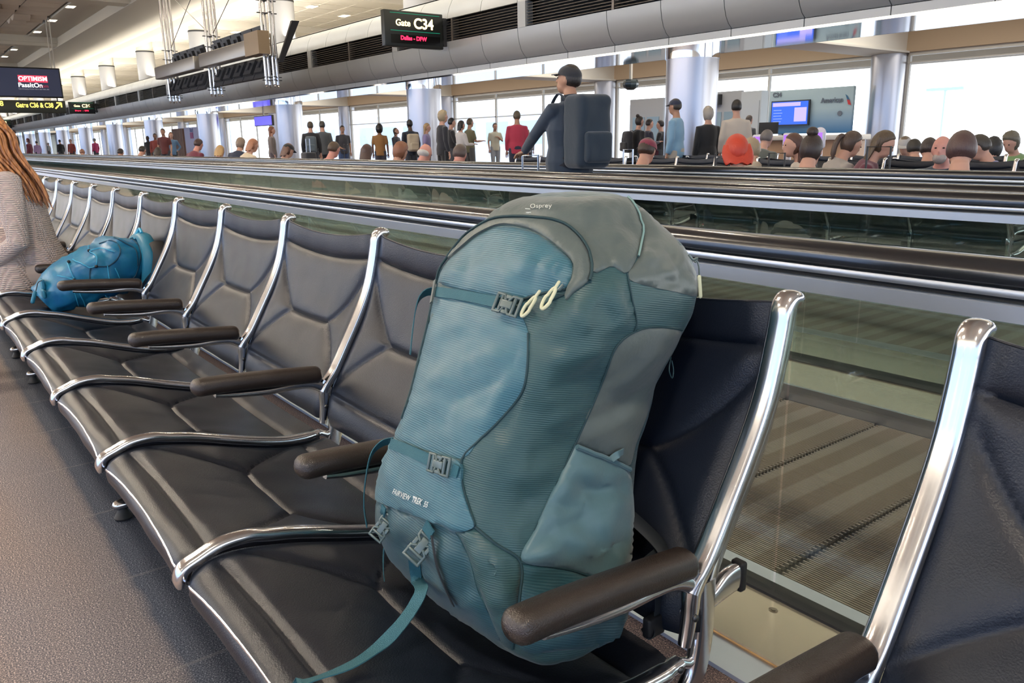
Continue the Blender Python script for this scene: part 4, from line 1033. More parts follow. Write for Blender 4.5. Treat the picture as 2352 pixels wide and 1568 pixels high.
def person(label, P, face, H=1.72, pose='stand', top=(.1, .1, .1), bottom=(.04, .045, .06), skin='light', hair=(.03, .02, .015), style='short', arms='down', fat=1.0,
           lean=0.0, vox=.020, cap=None, group=None, head_turn=0.0, head_tilt=0.0, top_z=None, sleeves=True, shoes=(.03, .03, .03), vest=None, hs=1.0, beard=None):
    """P: point under the head top (x, y) on the floor; face: heading angle of the body in degrees (0 = towards the windows, 90 = towards -x)"""
    s = H/1.75; root = thing('person', label, 'person', (0, 0, 0), group)
    sk = cmat(SKIN[skin], 'skin'); tm = cmat(top); bm_m = cmat(bottom); sit = pose == 'sit'
    hz = .95*s if not sit else .50; tl = lean
    if sit and top_z is not None:
        want = (top_z-hz)/(.80*s)
        if want < 1: tl = math.acos(max(.93, want))*(1 if lean >= 0 else -1); hz -= max(0, (hz+.80*s*math.cos(tl))-top_z)
        else: hz += min(.08, top_z-hz-.80*s)
    elif top_z is not None: pass
    T = Matrix.Rotation(-tl, 3, 'X') if True else None; c = Vector((0, 0, hz))
    J = lambda x, y, z: T @ Vector((x*s, y*s, z*s)) + c
    f = fat
    trs = [(-.06*s, .150*s*f, .115*s*f, 0), (.02*s, .165*s*f, .118*s*f, 0), (.14*s, .145*s*f, .100*s*f, .0), (.28*s, .160*s*f, .108*s*f, .0), (.40*s, .175*s, .105*s, -.005*s), (.475*s, .150*s, .085*s, -.01*s), (.52*s, .065*s, .06*s, -.01*s), (.60*s, .055*s, .055*s, .0)]
    B = MB(); sr(B, c, trs, T)
    neck, hc = J(0, -.005, .54), J(0, .025, .685)
    HT = T @ Matrix.Rotation(head_turn, 3, 'Z') @ Matrix.Rotation(-head_tilt, 3, 'X')
    HP = lambda x, y, z: hc + HT @ Vector((x*s, y*s, z*s))
    B.tube([neck, J(0, .01, .62)], .052*s, 12)
    B.ell(HP(0, 0, .015), .077*s, .095*s, .105*s, 20, 14, HT); B.ell(HP(0, .030, -.055), .055*s, .060*s, .062*s, 16, 10, HT)
    B.ell(HP(0, .098, -.018), .012*s, .018*s, .020*s, 10, 8, HT)
    B.ell(HP(0, .088, -.062), .024*s, .010*s, .008*s, 10, 6, HT); B.ell(HP(0, .085, .03), .05*s, .012*s, .010*s, 10, 6, HT)
    for sx in (-1, 1): B.ell(HP(sx*.078, -.005, -.005), .010*s, .018*s, .028*s, 10, 8, HT)
    C = MB(); g = .014*s
    sr(C, c, [(z if i else z-.06*s, rx+g, ry+g, y) for i, (z, rx, ry, y) in enumerate(trs[:-1])], T); C.v = C.v
    L = MB(); sh = []
    # arms
    hands = []
    for sx in (-1, 1):
        S = J(sx*.185, -.005, .445)
        a = arms if isinstance(arms, str) else arms[0 if sx < 0 else 1]
        if a == 'down': E, Wr, hd = J(sx*.235, -.02, .18), J(sx*.235, .05, -.06), Vector((0, .15, -1))
        elif a == 'forward': E, Wr, hd = J(sx*.23, .06, .19), J(sx*.16, .30, .20), Vector((-sx*.3, 1, .1))
        elif a == 'phone': E, Wr, hd = J(sx*.24, .05, .19), J(sx*.07, .28, .22), Vector((-sx*.6, .8, .3))
        elif a == 'reach': E, Wr, hd = J(sx*.22, .22, .24), J(sx*.19, .44, .10), Vector((0, 1, -.25))
        elif a == 'chest': E, Wr, hd = J(sx*.26, .04, .20), J(sx*.06, .17, .34), Vector((-sx, .3, .2))
        elif a == 'hip': E, Wr, hd = J(sx*.33, -.05, .20), J(sx*.19, .03, .04), Vector((-sx, .2, -.2))
        elif a == 'lap': E, Wr, hd = J(sx*.24, .04, .17), J(sx*.10, .27, .06), Vector((-sx*.5, .9, -.1))
        else: E, Wr, hd = J(sx*.235, -.02, .18), J(sx*.24, .03, -.06), Vector((0, .15, -1))
        E, Wr = Vector(E), Vector(Wr); B.tube([J(sx*.12, 0, .45), S, S.lerp(E, .5), E, E.lerp(Wr, .5), Wr], [.05*s, .048*s, .042*s, .037*s, .034*s, .025*s], 10)
        ends = Wr if sleeves else E.lerp(S, .25)
        pts = [J(sx*.10, 0, .44), S, S.lerp(E, .5), E] + ([E.lerp(Wr, .5), Wr.lerp(E, .08)] if sleeves else [])
        if not sleeves: pts = [J(sx*.10, 0, .44), S, S.lerp(E, .45), S.lerp(E, .8)]
        rr = [.066*s, .064*s, .056*s, .050*s, .046*s, .040*s][:len(pts)]; C.tube(pts, rr, 12)
        hd = (T @ hd).normalized(); side = hd.cross(Vector((0, 0, 1))); side = side.normalized() if side.length > .1 else T @ Vector((1, 0, 0)); nrm = side.cross(hd)
        B.ell(Wr+hd*.045*s, .020*s, .038*s, .045*s, 10, 8, Matrix((nrm, side, hd)).transposed()); hands.append((Wr, hd, side, nrm, sx))
    # legs
    for sx in (-1, 1):
        if not sit:
            st = .05*sx if arms != 'walk' else .16*sx
            hp, kn, an = Vector((sx*.09*s, 0, hz-.04*s)), Vector((sx*.10*s, st*.4+.02, .50*s)), Vector((sx*.10*s, st*.6-.02, .09*s)); toe = Vector((sx*.11*s, st*.6+.12*s, .03))
        else:
            hp, kn, an = Vector((sx*.09*s, 0, hz-.02)), Vector((sx*.12*s, .42*s, hz-.01)), Vector((sx*.12*s, .46*s, .09)); toe = Vector((sx*.13*s, .60*s, .03))
        B.tube([hp, hp.lerp(kn, .5), kn, kn.lerp(an, .35), an], [.080*s*f, .070*s*f, .052*s, .050*s, .035*s], 12)
        L.tube([hp+Vector((0, 0, .05)), hp, hp.lerp(kn, .5), kn, kn.lerp(an, .4), an+Vector((0, 0, -.03))], [.10*s*f, .098*s*f, .086*s*f, .070*s, .064*s, .056*s], 14)
        m = MB(); m.tube([an+Vector((0, -.05, -.045)), an+Vector((0, .03, -.03)), toe], [.042*s, .044*s, .034*s], 12, flat=.8, round_ends=True); sh.append(m)
    sr(L, Vector((0, 0, hz)), [(-.10*s, .155*s*f, .12*s*f, 0), (.0, .172*s*f, .132*s*f, 0), (.07*s, .165*s*f, .125*s*f, 0)], Matrix.Identity(3))
    body = remeshed(B, vox*.72, 3)
    for Wr, hd, side, nrm, sx in hands:
        for k in range(4):
            b0 = Wr+hd*.075*s+side*(k-1.5)*.018*s; ln = (.062, .072, .067, .052)[k]*s
            body.tube([b0, b0+hd*ln*.5-nrm*.006, b0+hd*ln*.9-nrm*.020], [.0088*s, .0082*s, .0070*s], 6, round_ends=True)
        b0 = Wr+hd*.03*s-side*sx*.03*s; body.tube([b0, b0+(hd-side*sx*.8).normalized()*.035*s, b0+(hd-side*sx*.3).normalized()*.06*s], [.011*s, .0095*s, .008*s], 6, round_ends=True)
    build('body', body, sk, root, sharp=80)
    build('shirt', remeshed(C, vox, 2), tm, root, sharp=80); build('trousers', remeshed(L, vox, 2), bm_m, root, sharp=80)
    for m in sh: build('shoe', m, cmat(shoes), root, sharp=80)
    for sx in (-1, 1):
        m = MB(); m.ell(HP(sx*.031, .088, .008), .011*s, .006*s, .0065*s, 10, 6, HT); build('eye', m, mat('dark eye', (.02, .015, .012), .2), root)
    if vest: 
        V = MB(); g2 = .024*s; sr(V, c, [(z, rx+g2, ry+g2, y) for z, rx, ry, y in trs[1:6]], T); build('vest', V, cmat(vest), root, sharp=60)
    # hair
    hm = cmat(hair, 'hair'); h = MB()
    if style == 'fringe':
        h.ell(HP(0, -.030, -.012), .086*s, .085*s, .052*s, 18, 10, HT); build('hair', h, hm, root, sharp=80); style = 'bald'
    if beard:
        bd = MB(); bd.ell(HP(0, .045, -.075), .056*s, .052*s, .050*s, 16, 10, HT); build('beard', bd, cmat(beard, 'hair'), root, sharp=80)
    if style != 'bald':
        big = {'afro': 1.42, 'curly': 1.22}.get(style, 1.07)*hs; n, m_ = 24, 18; R = []
        for i in range(m_+1):
            a = -PI/2+PI*i/m_; a = max(-1.56, min(1.56, a)); ring = []
            for j in range(n):
                p = Vector((math.cos(a)*math.cos(2*PI*j/n), math.cos(a)*math.sin(2*PI*j/n), math.sin(a)))
                k = big
                fr = max(0, p.y)*max(0, min(1, (.62-p.z)*2.2))      # hairline: sink below the face
                q = Vector((p.x*.080*k, p.y*.100*k-.006-.055*fr, p.z*.110*k+.018))
                low = max(0, -p.z-.25); q.z += low*.05*(1 if style in ('short', 'grey') else 0); q.x *= 1-.5*fr*(p.z < .1)
                if style in ('afro', 'curly'): q *= 1+.10*noise.noise(p*6)+.05*noise.noise(p*14)
                else: q *= 1+.02*noise.noise(p*7)
                ring.append(HP(q.x, q.y, q.z))
            R.append(ring)
        h.loft(R)
    if style in ('long', 'bob', 'pony'):
        ln = {'long': .36, 'bob': .13, 'pony': .0}[style]
        if ln:
            R = []
            for i in range(9):
                t = i/8; z = .05-t*(ln+.05); w = (.083*hs**1.5+.018*math.sin(PI*t))*(1-.25*t if style == 'long' else 1); ring = []
                for j in range(14):
                    a = 2*PI*j/14; yy = -.045-.03*t+(.055-.018*t)*math.sin(a); 
                    if math.sin(a) > 0 and t > .2: yy = -.045-.03*t+.012*math.sin(a)
                    ring.append(HP(w*math.cos(a), yy, z+.01*math.sin(j*3)))
                R.append(ring)
            h.loft(R)
        if style == 'pony':
            h.tube(smooth_path([HP(0, -.08, .05), HP(0, -.14, .03), HP(0, -.15, -.08), HP(0, -.12, -.2)], 4), [.02*s]*3+[.026*s]*8+[.012*s]*2, 10)
    if style == 'bun': h.ell(HP(0, -.055, .135), .045*s, .045*s, .040*s, 14, 10)
    if style != 'bald': build('hair', h, hm, root, sharp=80)
    if cap is not None:
        k = MB(); R = []
        for i in range(9):
            a = PI/2*i/8; R.append([HP(.088*math.cos(a)*math.cos(2*PI*j/20), .106*math.cos(a)*math.sin(2*PI*j/20)-.004, .035+.092*math.sin(a)**.85) for j in range(20)])
        k.loft(R); br = []
        for t in range(7):
            u = t/6; br.append([HP((.075*(1-.35*u*u))*(q/4-1), .075+.085*u*(1-.25*(q/4-1)**2), .045-.018*u-.006*(q/4-1)**2) for q in range(9)])
        k.loft(br, False); k.loft([[v+Vector((0, 0, -.004)) for v in r] for r in br], False); build('cap', k, cmat(cap), root, sharp=60)
    root.rotation_euler = (0, 0, math.radians(face))
    hx = (T @ Vector((0, .03*s, .68*s))); R2 = Matrix.Rotation(math.radians(face), 3, 'Z'); off = R2 @ Vector((0, hx.y, 0))
    root.location = (P[0]-off.x, P[1]-off.y, 0)
    return root
def rot_of(root): return Matrix.Rotation(root.rotation_euler.z, 4, 'Z')
def bearing(px): return 52.57-math.degrees(math.atan((px-1176)/FPX))
def stand_at(px, py, H): p = at_z(px, py, H); return (p.x, p.y)
def S(px, py, H, label, **k):
    H = 1.075+(H-1.075)*.80
    return person(label, stand_at(px, py, H), k.pop('face', 0)+bearing(px), H=H, **k)
def D(px, py, Y, label, **k):
    p = at_y(px, py, Y); return person(label, (p.x, p.y), k.pop('face', 0)+bearing(px), H=k.pop('H', 1.74), pose='sit', top_z=max(p.z, 1.02), **k)
black = (.012, .013, .016); navy = (.015, .022, .05)
S(1550, 229, 1.80, 'man in light blue long shirt, khaki trousers and navy cap before the big steel column', face=70, top=(.20, .36, .50), bottom=(.42, .37, .30), skin='tan', hair=(.05, .04, .03), cap=navy, fat=1.15)
S(1626, 248, 1.66, 'grey haired person in a black coat, back turned, arm held out', face=30, top=black, bottom=black, hair=(.42, .38, .33), style='curly', arms=('down', 'down'), fat=1.05)
S(1692, 231, 1.78, 'dark haired person in a cream jacket, back turned, behind the red haired head', face=15, top=(.55, .48, .40), bottom=(.1, .1, .12), hair=(.02, .016, .014), fat=1.1)
S(1722, 266, 1.70, 'dark jacketed man standing right of the person in the cream jacket', face=-40, top=(.06, .06, .065), hair=(.06, .04, .03))
S(1470, 268, 1.62, 'woman with dark tied hair in a black coat, facing right', face=-60, top=black, hair=(.03, .022, .018), style='bun')
S(1493, 274, 1.62, 'dark clad person just behind the woman in the black coat', face=-70, top=(.03, .03, .05), hair=(.03, .02, .018), arms='phone')
S(1516, 277, 1.60, 'dark haired person reaching a bare arm beside the steel column', face=80, top=black, hair=(.015, .012, .01), arms='forward', sleeves=False)
S(1187, 256, 1.86, 'man in a red jacket with his back turned, standing before bright windows', face=5, top=(.42, .03, .07), bottom=navy, hair=(.10, .08, .05), skin='tan', fat=1.15)
S(1212, 298, 1.55, 'short pale clad person partly behind the man in red', face=0, top=(.4, .4, .44), hair=(.25, .15, .08))
S(1137, 283, 1.80, 'man in a cream t-shirt facing the viewer, hand at his chest', face=200, top=(.50, .47, .36), bottom=(.28, .30, .32), hair=(.05, .04, .03), skin='tan', arms=('chest', 'down'), sleeves=False)
S(1080, 273, 1.82, 'man in an olive t-shirt facing right with folded forearms', face=-60, top=(.16, .15, .08), bottom=(.1, .1, .1), hair=(.10, .07, .04), skin='tan', arms='forward', sleeves=False)
S(1060, 278, 1.68, 'woman with a black bob and white blouse facing right', face=-60, top=(.60, .58, .56), bottom=black, hair=(.015, .013, .012), style='bob', arms='forward')
S(1018, 256, 1.86, 'tall grey blond man in a black track jacket with pale stripe', face=-70, top=(.012, .014, .022), bottom=black, hair=(.42, .34, .22), style='curly', fat=1.1)
S(1038, 272, 1.80, 'black hooded person half behind the tall man in the track jacket', face=-80, top=black, hair=black, arms='phone')
S(981, 284, 1.66, 'woman with long blond hair in a lilac t-shirt', face=-100, top=(.26, .22, .42), hair=(.40, .26, .12), style='long', sleeves=False)
S(940, 276, 1.78, 'black haired man in navy carrying the cream backpack', face=20, top=(.015, .02, .035), skin='dark', hair=(.008, .007, .007), arms='down')
S(910, 294, 1.62, 'woman in dark clothes looking down at her hands', face=-120, top=(.04, .04, .05), hair=(.07, .05, .03), style='bob', arms='phone', head_tilt=-.5)
S(871, 288, 1.68, 'woman with a round dark afro and mustard top, back turned', face=-10, top=(.32, .16, .05), bottom=(.05, .05, .07), skin='brown', hair=(.012, .009, .008), style='afro', sleeves=False)
S(786, 289, 1.76, 'man in a dark t-shirt facing the viewer and holding a suitcase handle', face=190, top=(.045, .045, .055), bottom=(.05, .09, .20), hair=(.05, .035, .03), skin='tan', arms=('down', 'lap'), sleeves=False, fat=1.1)
S(712, 280, 1.78, 'man seen from behind in a black jacket wearing the grey backpack', face=-5, top=(.02, .022, .026), hair=(.07, .05, .03))
S(739, 279, 1.82, 'man in a grey jacket next to the one with the grey backpack', face=10, top=(.10, .11, .12), hair=(.06, .05, .04))
S(624, 291, 1.68, 'woman with long auburn hair and a patterned brown jacket', face=-90, top=(.16, .13, .12), bottom=(.1, .08, .09), hair=(.24, .09, .04), style='long')
S(373, 296, 1.84, 'tall man in a dark red t-shirt among the far crowd', face=160, top=(.10, .02, .02), skin='tan', hair=(.06, .04, .03), sleeves=False)
S(392, 304, 1.72, 'woman in a blue denim jacket holding a suitcase handle', face=190, top=(.10, .20, .34), bottom=black, hair=(.16, .07, .03), style='bob', arms=('hip', 'down'))
S(355, 307, 1.72, 'person in a rust red shirt beside the tall man', face=170, top=(.22, .04, .03), hair=(.03, .02, .02), skin='brown')
S(338, 313, 1.70, 'dark person with an open black and white jacket', face=150, top=black, hair=black, skin='dark')
S(216, 318, 1.74, 'person in a magenta jacket with a grey cap', face=40, top=(.40, .03, .12), hair=(.2, .2, .2), cap=(.22, .25, .24))
S(161, 320, 1.72, 'person in a dark red jacket in front of a far white column', face=150, top=(.25, .04, .03), hair=(.15, .08, .05))
S(136, 321, 1.72, 'black clad person left of the one in the dark red jacket', face=30, top=black, hair=black)
S(63, 318, 1.70, 'person in a maroon coat at the far end beside the woman’s hair', face=60, top=(.16, .02, .05), hair=(.10, .02, .03), style='bob')
S(83, 324, 1.66, 'small figure in a lilac striped top right of the maroon coat', face=20, top=(.42, .28, .48), hair=(.04, .03, .03))
S(268, 326, 1.68, 'distant person in a tan coat in the crowd', face=60, top=(.36, .26, .18), hair=(.08, .05, .03))
S(110, 328, 1.68, 'distant grey clad person by the white columns', face=60, top=(.2, .2, .2), hair=(.1, .1, .1))
P = at_y(30, 299, 6.4); z = P.z; P = (P.x, P.y)
person('man in a black coat whose face shows just past the woman’s hair', P, 200, H=z, top=(.03, .03, .03), skin='pink', hair=(.08, .03, .02))
S(1811, 263, 1.80, 'airline agent with white shirt and dark vest behind the counter', face=205, top=(.75, .76, .78), vest=(.05, .05, .09), bottom=black, hair=(.03, .022, .02), skin='tan', arms='forward', vox=.016)
# seated people of the gate hall
D(1693, 319, 5.7, 'seated person with bright orange red hair, seen from behind', face=10, top=navy, hair=(.60, .05, .02), style='bob', vox=.014, hs=1.22)
D(1866, 312, 5.7, 'seated woman with dark hair in a high bun, back turned', face=-15, top=(.35, .3, .3), hair=(.035, .022, .018), style='bun', vox=.014)
D(2213, 307, 5.75, 'seated broad man with cropped dark hair and a black shirt, back turned', face=0, top=(.02, .024, .03), hair=(.09, .05, .045), fat=1.2, H=1.84, vox=.014, hs=1.04)
D(1487, 320, 5.9, 'seated person in a maroon cap with tan headphones and orange hood', face=-30, top=(.62, .17, .08), hair=(.05, .03, .02), cap=(.22, .03, .06))
D(1822, 309, 7.5, 'seated woman in a cream sweater with headphones, head bowed', face=110, top=(.58, .52, .44), hair=(.10, .045, .03), style='long', head_tilt=-.4)
D(1958, 304, 7.5, 'seated woman in a grey sweater with ponytail, facing right', face=-60, top=(.36, .33, .30), hair=(.08, .05, .035), style='pony', arms='forward')
D(2032, 303, 7.4, 'seated woman with long brown hair and maroon top beside the dark suitcase', face=-90, top=(.12, .02, .04), hair=(.09, .06, .035), style='long')
D(2166, 313, 7.3, 'bald bearded man in a navy t-shirt bent over his phone', face=170, top=(.015, .03, .05), skin='pink', style='bald', arms='phone', sleeves=False, head_tilt=-.5, fat=1.1, beard=(.35, .30, .27))
D(2324, 306, 11.2, 'man in a green t-shirt and grey hair reading by the window', face=150, top=(.22, .36, .15), bottom=(.2, .35, .38), hair=(.16, .14, .10), style='curly', arms='lap', sleeves=False)
D(2252, 312, 8.6, 'person in a violet blue shirt behind the broad cropped haired man', face=100, top=(.12, .13, .32), hair=(.05, .04, .03))
D(2136, 319, 8.6, 'dark haired head left of the bald bearded man', face=0, top=black, hair=(.05, .035, .03))
D(2080, 315, 11.2, 'seated person with a pale cap before the windows', face=170, top=(.3, .3, .3), hair=(.2, .15, .1), cap=(.5, .48, .45))
D(2100, 331, 9.9, 'dark round head right of the pale cap', face=20, top=black, hair=(.03, .025, .02))
D(2283, 322, 9.9, 'dark haired person low before the rightmost window', face=0, top=black, hair=(.02, .02, .02), style='curly')
D(1762, 300, 9.8, 'grey headed man in a camouflage grey jacket near the counter', face=-30, top=(.09, .10, .09), hair=(.16, .14, .13))
D(1727, 322, 8.0, 'blond curly haired person beside the red haired one', face=30, top=(.42, .36, .28), hair=(.36, .28, .18), style='curly')
D(976, 331, 5.65, 'bald elderly man with white side hair, seated', face=-45, top=(.4, .4, .4), skin='pink', style='fringe', hair=(.6, .58, .54))
D(920, 330, 5.65, 'seated person with curly auburn hair', face=-50, top=(.5, .44, .38), hair=(.26, .11, .06), style='curly')
D(766, 327, 5.65, 'man in a salmon pink shirt facing right', face=-50, top=(.70, .25, .20), hair=(.08, .05, .03), skin='pink', fat=1.15)
D(842, 333, 5.65, 'seated woman with straight dark brown hair', face=-20, top=(.62, .42, .28), hair=(.06, .03, .025), style='long')
D(1056, 334, 5.65, 'seated man with short brown grey hair and a pink collar', face=-30, top=(.66, .42, .40), hair=(.10, .07, .06), skin='pink')
D(661, 331, 5.65, 'seated person in a black beret with wavy brown hair', face=-60, top=(.05, .05, .07), hair=(.14, .07, .05), style='bob', cap=black)
D(505, 335, 5.65, 'seated blond person in a pale jacket', face=-30, top=(.6, .52, .44), hair=(.50, .32, .14), style='bob')
D(580, 320, 5.65, 'seated person with reddish blond hair and a cream jacket', face=-60, top=(.64, .54, .38), hair=(.40, .18, .10), style='bob', H=1.8)
D(552, 319, 6.3, 'person with grey brown hair and navy coat, seated', face=-30, top=(.02, .03, .06), hair=(.26, .19, .14), style='curly', H=1.8)
D(455, 320, 5.65, 'man in a maroon shirt seated, facing right', face=-50, top=(.14, .02, .04), hair=(.06, .03, .025), skin='pink', fat=1.15, H=1.8)
D(326, 336, 5.65, 'masked person with black hair and coral shirt', face=-50, top=(.70, .24, .18), hair=(.03, .025, .02))
D(276, 342, 5.65, 'small dark haired head by the walkway at the far left', face=-40, top=(.5, .3, .25), hair=(.04, .03, .025))
D(362, 339, 5.9, 'dark haired seated person in dusky pink', face=-20, top=(.35, .16, .18), hair=(.04, .03, .025), style='bob')
D(188, 343, 5.65, 'tiny seated person in pale pink among the far crowd', face=0, top=(.62, .36, .30), hair=(.25, .12, .08))
# ---------------------------------------------------------------- the man on the walkway
pw = at_y(1305, 154, 4.42)
walker = person('man in a dark navy jacket and black cap walking left on the far walkway', (pw.x, pw.y), 84, H=pw.z+.005, top=(.020, .036, .062), bottom=(.010, .012, .02), skin='tan', hair=(.02, .015, .012), style='short', cap=(.02, .022, .028), arms=('reach', 'down'), vox=.012, fat=1.32, head_tilt=-.2, head_turn=.6)
m = MB(); 
for k in range(5): pass
def local_box(name, root, x0, x1, y0, y1, z0, z1, r, m_, sub=None):
    m = MB(); m.rbox(x0, x1, y0, y1, z0, z1, r, 4); m = remeshed(m, .012, 4) if sub is None else m
    m.v = [tuple(Vector(v)+Vector((0, .02*noise.noise(Vector(v)*7), 0))) for v in m.v]; return build(name, m, m_, root, sharp=80)
def carried_pack(label, root, w, d, h, z, m_, y=-.13, group=None, pocket=True):
    """a backpack worn by someone: its own thing, placed on the person's back"""
    t = thing('worn_backpack', label, 'backpack', (0, 0, 0), group); s = 1
    local_box('bag_body', t, -w/2, w/2, y-d, y, z, z+h, .06, m_)
    if pocket: local_box('front_pocket', t, -w*.38, w*.38, y-d-.05, y-d+.03, z+h*.08, z+h*.5, .03, m_)
    for sx in (-1, 1):
        m = MB(); m.tube(smooth_path([(sx*.11, y+.0, z+h*.92), (sx*.115, y+.10, z+h*1.02), (sx*.12, y+.20, z+h*.82), (sx*.13, y+.19, z+h*.5), (sx*.16, y+.05, z+h*.2)], 5), .018, 8, flat=.35); build('shoulder_strap', m, m_, t)
    t.rotation_euler = root.rotation_euler; t.location = root.location; return t
slate = cmat((.010, .024, .042)); t = carried_pack('large dark slate backpack worn by the man on the walkway', walker, .32, .26, .56, .86, slate, y=-.10)
S2 = walker
m = MB()
col = MB(); col.tube([(0, -.01, 1.33), (0, .005, 1.42)], [.085, .075], 16); build('collar', col, cmat((.016, .026, .042)), walker)
def worn(px, py, H, face, label, m_, w=.28, d=.15, h=.42, z=.86):
    class Q: pass
    H = 1.075+(H-1.075)*.80
    q = Q(); p = stand_at(px, py, H); q.location = (p[0], p[1], 0); q.rotation_euler = (0, 0, math.radians(face+bearing(px))); return carried_pack(label, q, w, d, h, z, m_)
worn(712, 280, 1.78, -5, 'grey daypack on the back of the man in the black jacket', cmat((.10, .13, .15)))
worn(940, 276, 1.78, 20, 'cream leather backpack worn by the man in navy', cmat((.50, .42, .30)), w=.30, d=.18, h=.44, z=.86)
worn(1463, 268, 1.62, -60, 'black rucksack behind the woman in the black coat', cmat((.02, .02, .024)), z=.82)
# ================================================================= gate hall furniture
hb = thing('hall_bench', 'black leather bench in the gate hall behind the far handrail', 'bench', (0, 0, 0), 'hall benches')
make_bench(hb, 1.2, 4, (0, 4))
def place_bench(o, x, y, rot): o.location = (x, y, 0); o.rotation_euler = (0, 0, rot)
spots = []
for x in (-3.2, -5.9, -8.6, -11.3, -14.0, -16.7, -19.4): spots.append((x, 6.18, PI))
for x in (-3.6, -6.3, -9.0): spots.append((x, 6.97, 0))
for x in (-3.6, -6.3, -9.0): spots.append((x, 9.13, PI))
for x in (-5.0, -7.9): spots.append((x, 8.8, 0))
for i, (x, y, r_) in enumerate(spots):
    row, k_ = ('front row', i) if i < 7 else ('second row', i-7) if i < 10 else ('third row', i-10) if i < 13 else ('fourth row', i-13)
    lb = 'black hall bench in the %s beyond the far handrail, %s from the right' % (row, ORD[k_])
    if i == 0: place_bench(hb, x, y, r_); hb['label'] = lb; continue
    c = hb.copy(); COL.objects.link(c); place_bench(c, x, y, r_); c['label'] = lb
    for ch in list(hb.children):
        d = ch.copy(); COL.objects.link(d); d.parent = c
# airline wall, screen, counter
wall_b = thing('airline_backdrop', 'pale blue airline wall panel lettered American behind the agent', 'wall panel', (-11.9, 18.6, 0))
bdm = mat('airline panel', (.40, .52, .56), .5); n, l = bdm.node_tree.nodes, bdm.node_tree.links
tc = n.new('ShaderNodeTexCoord'); sx = n.new('ShaderNodeSeparateXYZ'); l.new(tc.outputs['Object'], sx.inputs[0]); mr_ = n.new('ShaderNodeMapRange'); l.new(sx.outputs['Z'], mr_.inputs['Value'])
mr_.inputs['From Min'].default_value = 1.15; mr_.inputs['From Max'].default_value = 1.75; rr = n.new('ShaderNodeValToRGB'); l.new(mr_.outputs[0], rr.inputs[0]); l.new(rr.outputs[0], n['Principled BSDF'].inputs['Base Color'])
rr.color_ramp.elements[0].color = (.03, .17, .38, 1); rr.color_ramp.elements[1].color = (.36, .46, .48, 1)
b = MB(); b.rbox(-13.05, -10.72, 18.55, 18.65, 1.16, 2.24, .02); build('panel', b, bdm, wall_b)
grey_t = mat('grey panel letters', (.12, .14, .17), .5)
q = at_y(1911, 230, 18.53); text('American', .17, (q.x, 18.53, q.z), FACE_NEG_Y, grey_t, wall_b, sx=.9, bold=.003)
q = at_y(1785, 218, 18.53); text('C34', .15, (q.x, 18.53, q.z), FACE_NEG_Y, grey_t, wall_b, bold=.004)
b = MB(); b.add([(-10.92, 18.53, 2.06), (-10.86, 18.53, 2.02), (-10.80, 18.53, 1.92), (-10.86, 18.53, 1.93)], [(0, 1, 2, 3)]); build('tail_mark', b, mat('navy tail mark', (.03, .12, .22), .5), wall_b)
b = MB(); b.add([(-10.87, 18.53, 1.93), (-10.80, 18.53, 1.92), (-10.75, 18.53, 1.80), (-10.83, 18.53, 1.82)], [(0, 1, 2, 3)]); build('tail_mark', b, mat('red tail mark', (.5, .03, .03), .5), wall_b)
b = MB(); b.lathe((0, 0, 0), [(.06, 0), (.06, .01)], 20); b.v = [(-11.03+v[0], 18.54-v[2], 1.62+v[1]) for v in b.v]; build('round_mark', b, grey_t, wall_b)
tv = thing('wall_screen', 'lit blue flight screen hanging on the pale airline wall', 'screen', (-12.4, 18.5, 1.6))
b = MB(); b.box(-12.92, -11.82, 18.46, 18.52, 1.36, 1.98); build('bezel', b, dkgrey, tv)
b = MB(); b.box(-12.89, -11.85, 18.45, 18.46, 1.39, 1.95); build('screen', b, mat('blue screen', (0, 0, 0), .3, emit=(.03, .13, .80), estr=1.0), tv)
b = MB(); b.box(-12.86, -12.06, 18.444, 18.45, 1.84, 1.93); build('header_bar', b, mat('lilac screen bar', (0, 0, 0), .3, emit=(.55, .45, .85), estr=1.0), tv)
b = MB(); b.box(-12.22, -11.88, 18.444, 18.45, 1.46, 1.80); build('info_box', b, MATS['lilac screen bar'], tv)
b = MB()
for k in range(5): b.box(-12.83, -12.6+.03*(k % 2), 18.444, 18.45, 1.46+.07*k, 1.475+.07*k)
build('text_lines', b, mat('pale screen text', (0, 0, 0), .3, emit=(.3, .4, .95), estr=1), tv)
ct = thing('gate_counter', 'low cream gate counter in front of the airline wall', 'counter', (-11.6, 17.5, 0))
wood = mat('tan counter front', (.45, .28, .17), .6); b = MB(); b.rbox(-13.0, -9.9, 17.3, 17.8, 0, 1.0, .02); build('front', b, wood, ct)
b = MB(); b.rbox(-13.1, -9.8, 17.22, 17.85, 1.0, 1.12, .02); build('counter_top', b, white_p, ct)
mo = thing('desk_monitor', 'black desk monitor on the gate counter left of the agent', 'monitor', (-12.2, 17.4, 1.12))
b = MB(); b.rbox(-12.52, -11.98, 17.42, 17.47, 1.16, 1.44, .01); build('screen_back', b, black_m, mo)
b = MB(); b.rbox(-12.30, -12.2, 17.40, 17.50, 1.121, 1.20, .01); build('stand', b, black_m, mo)
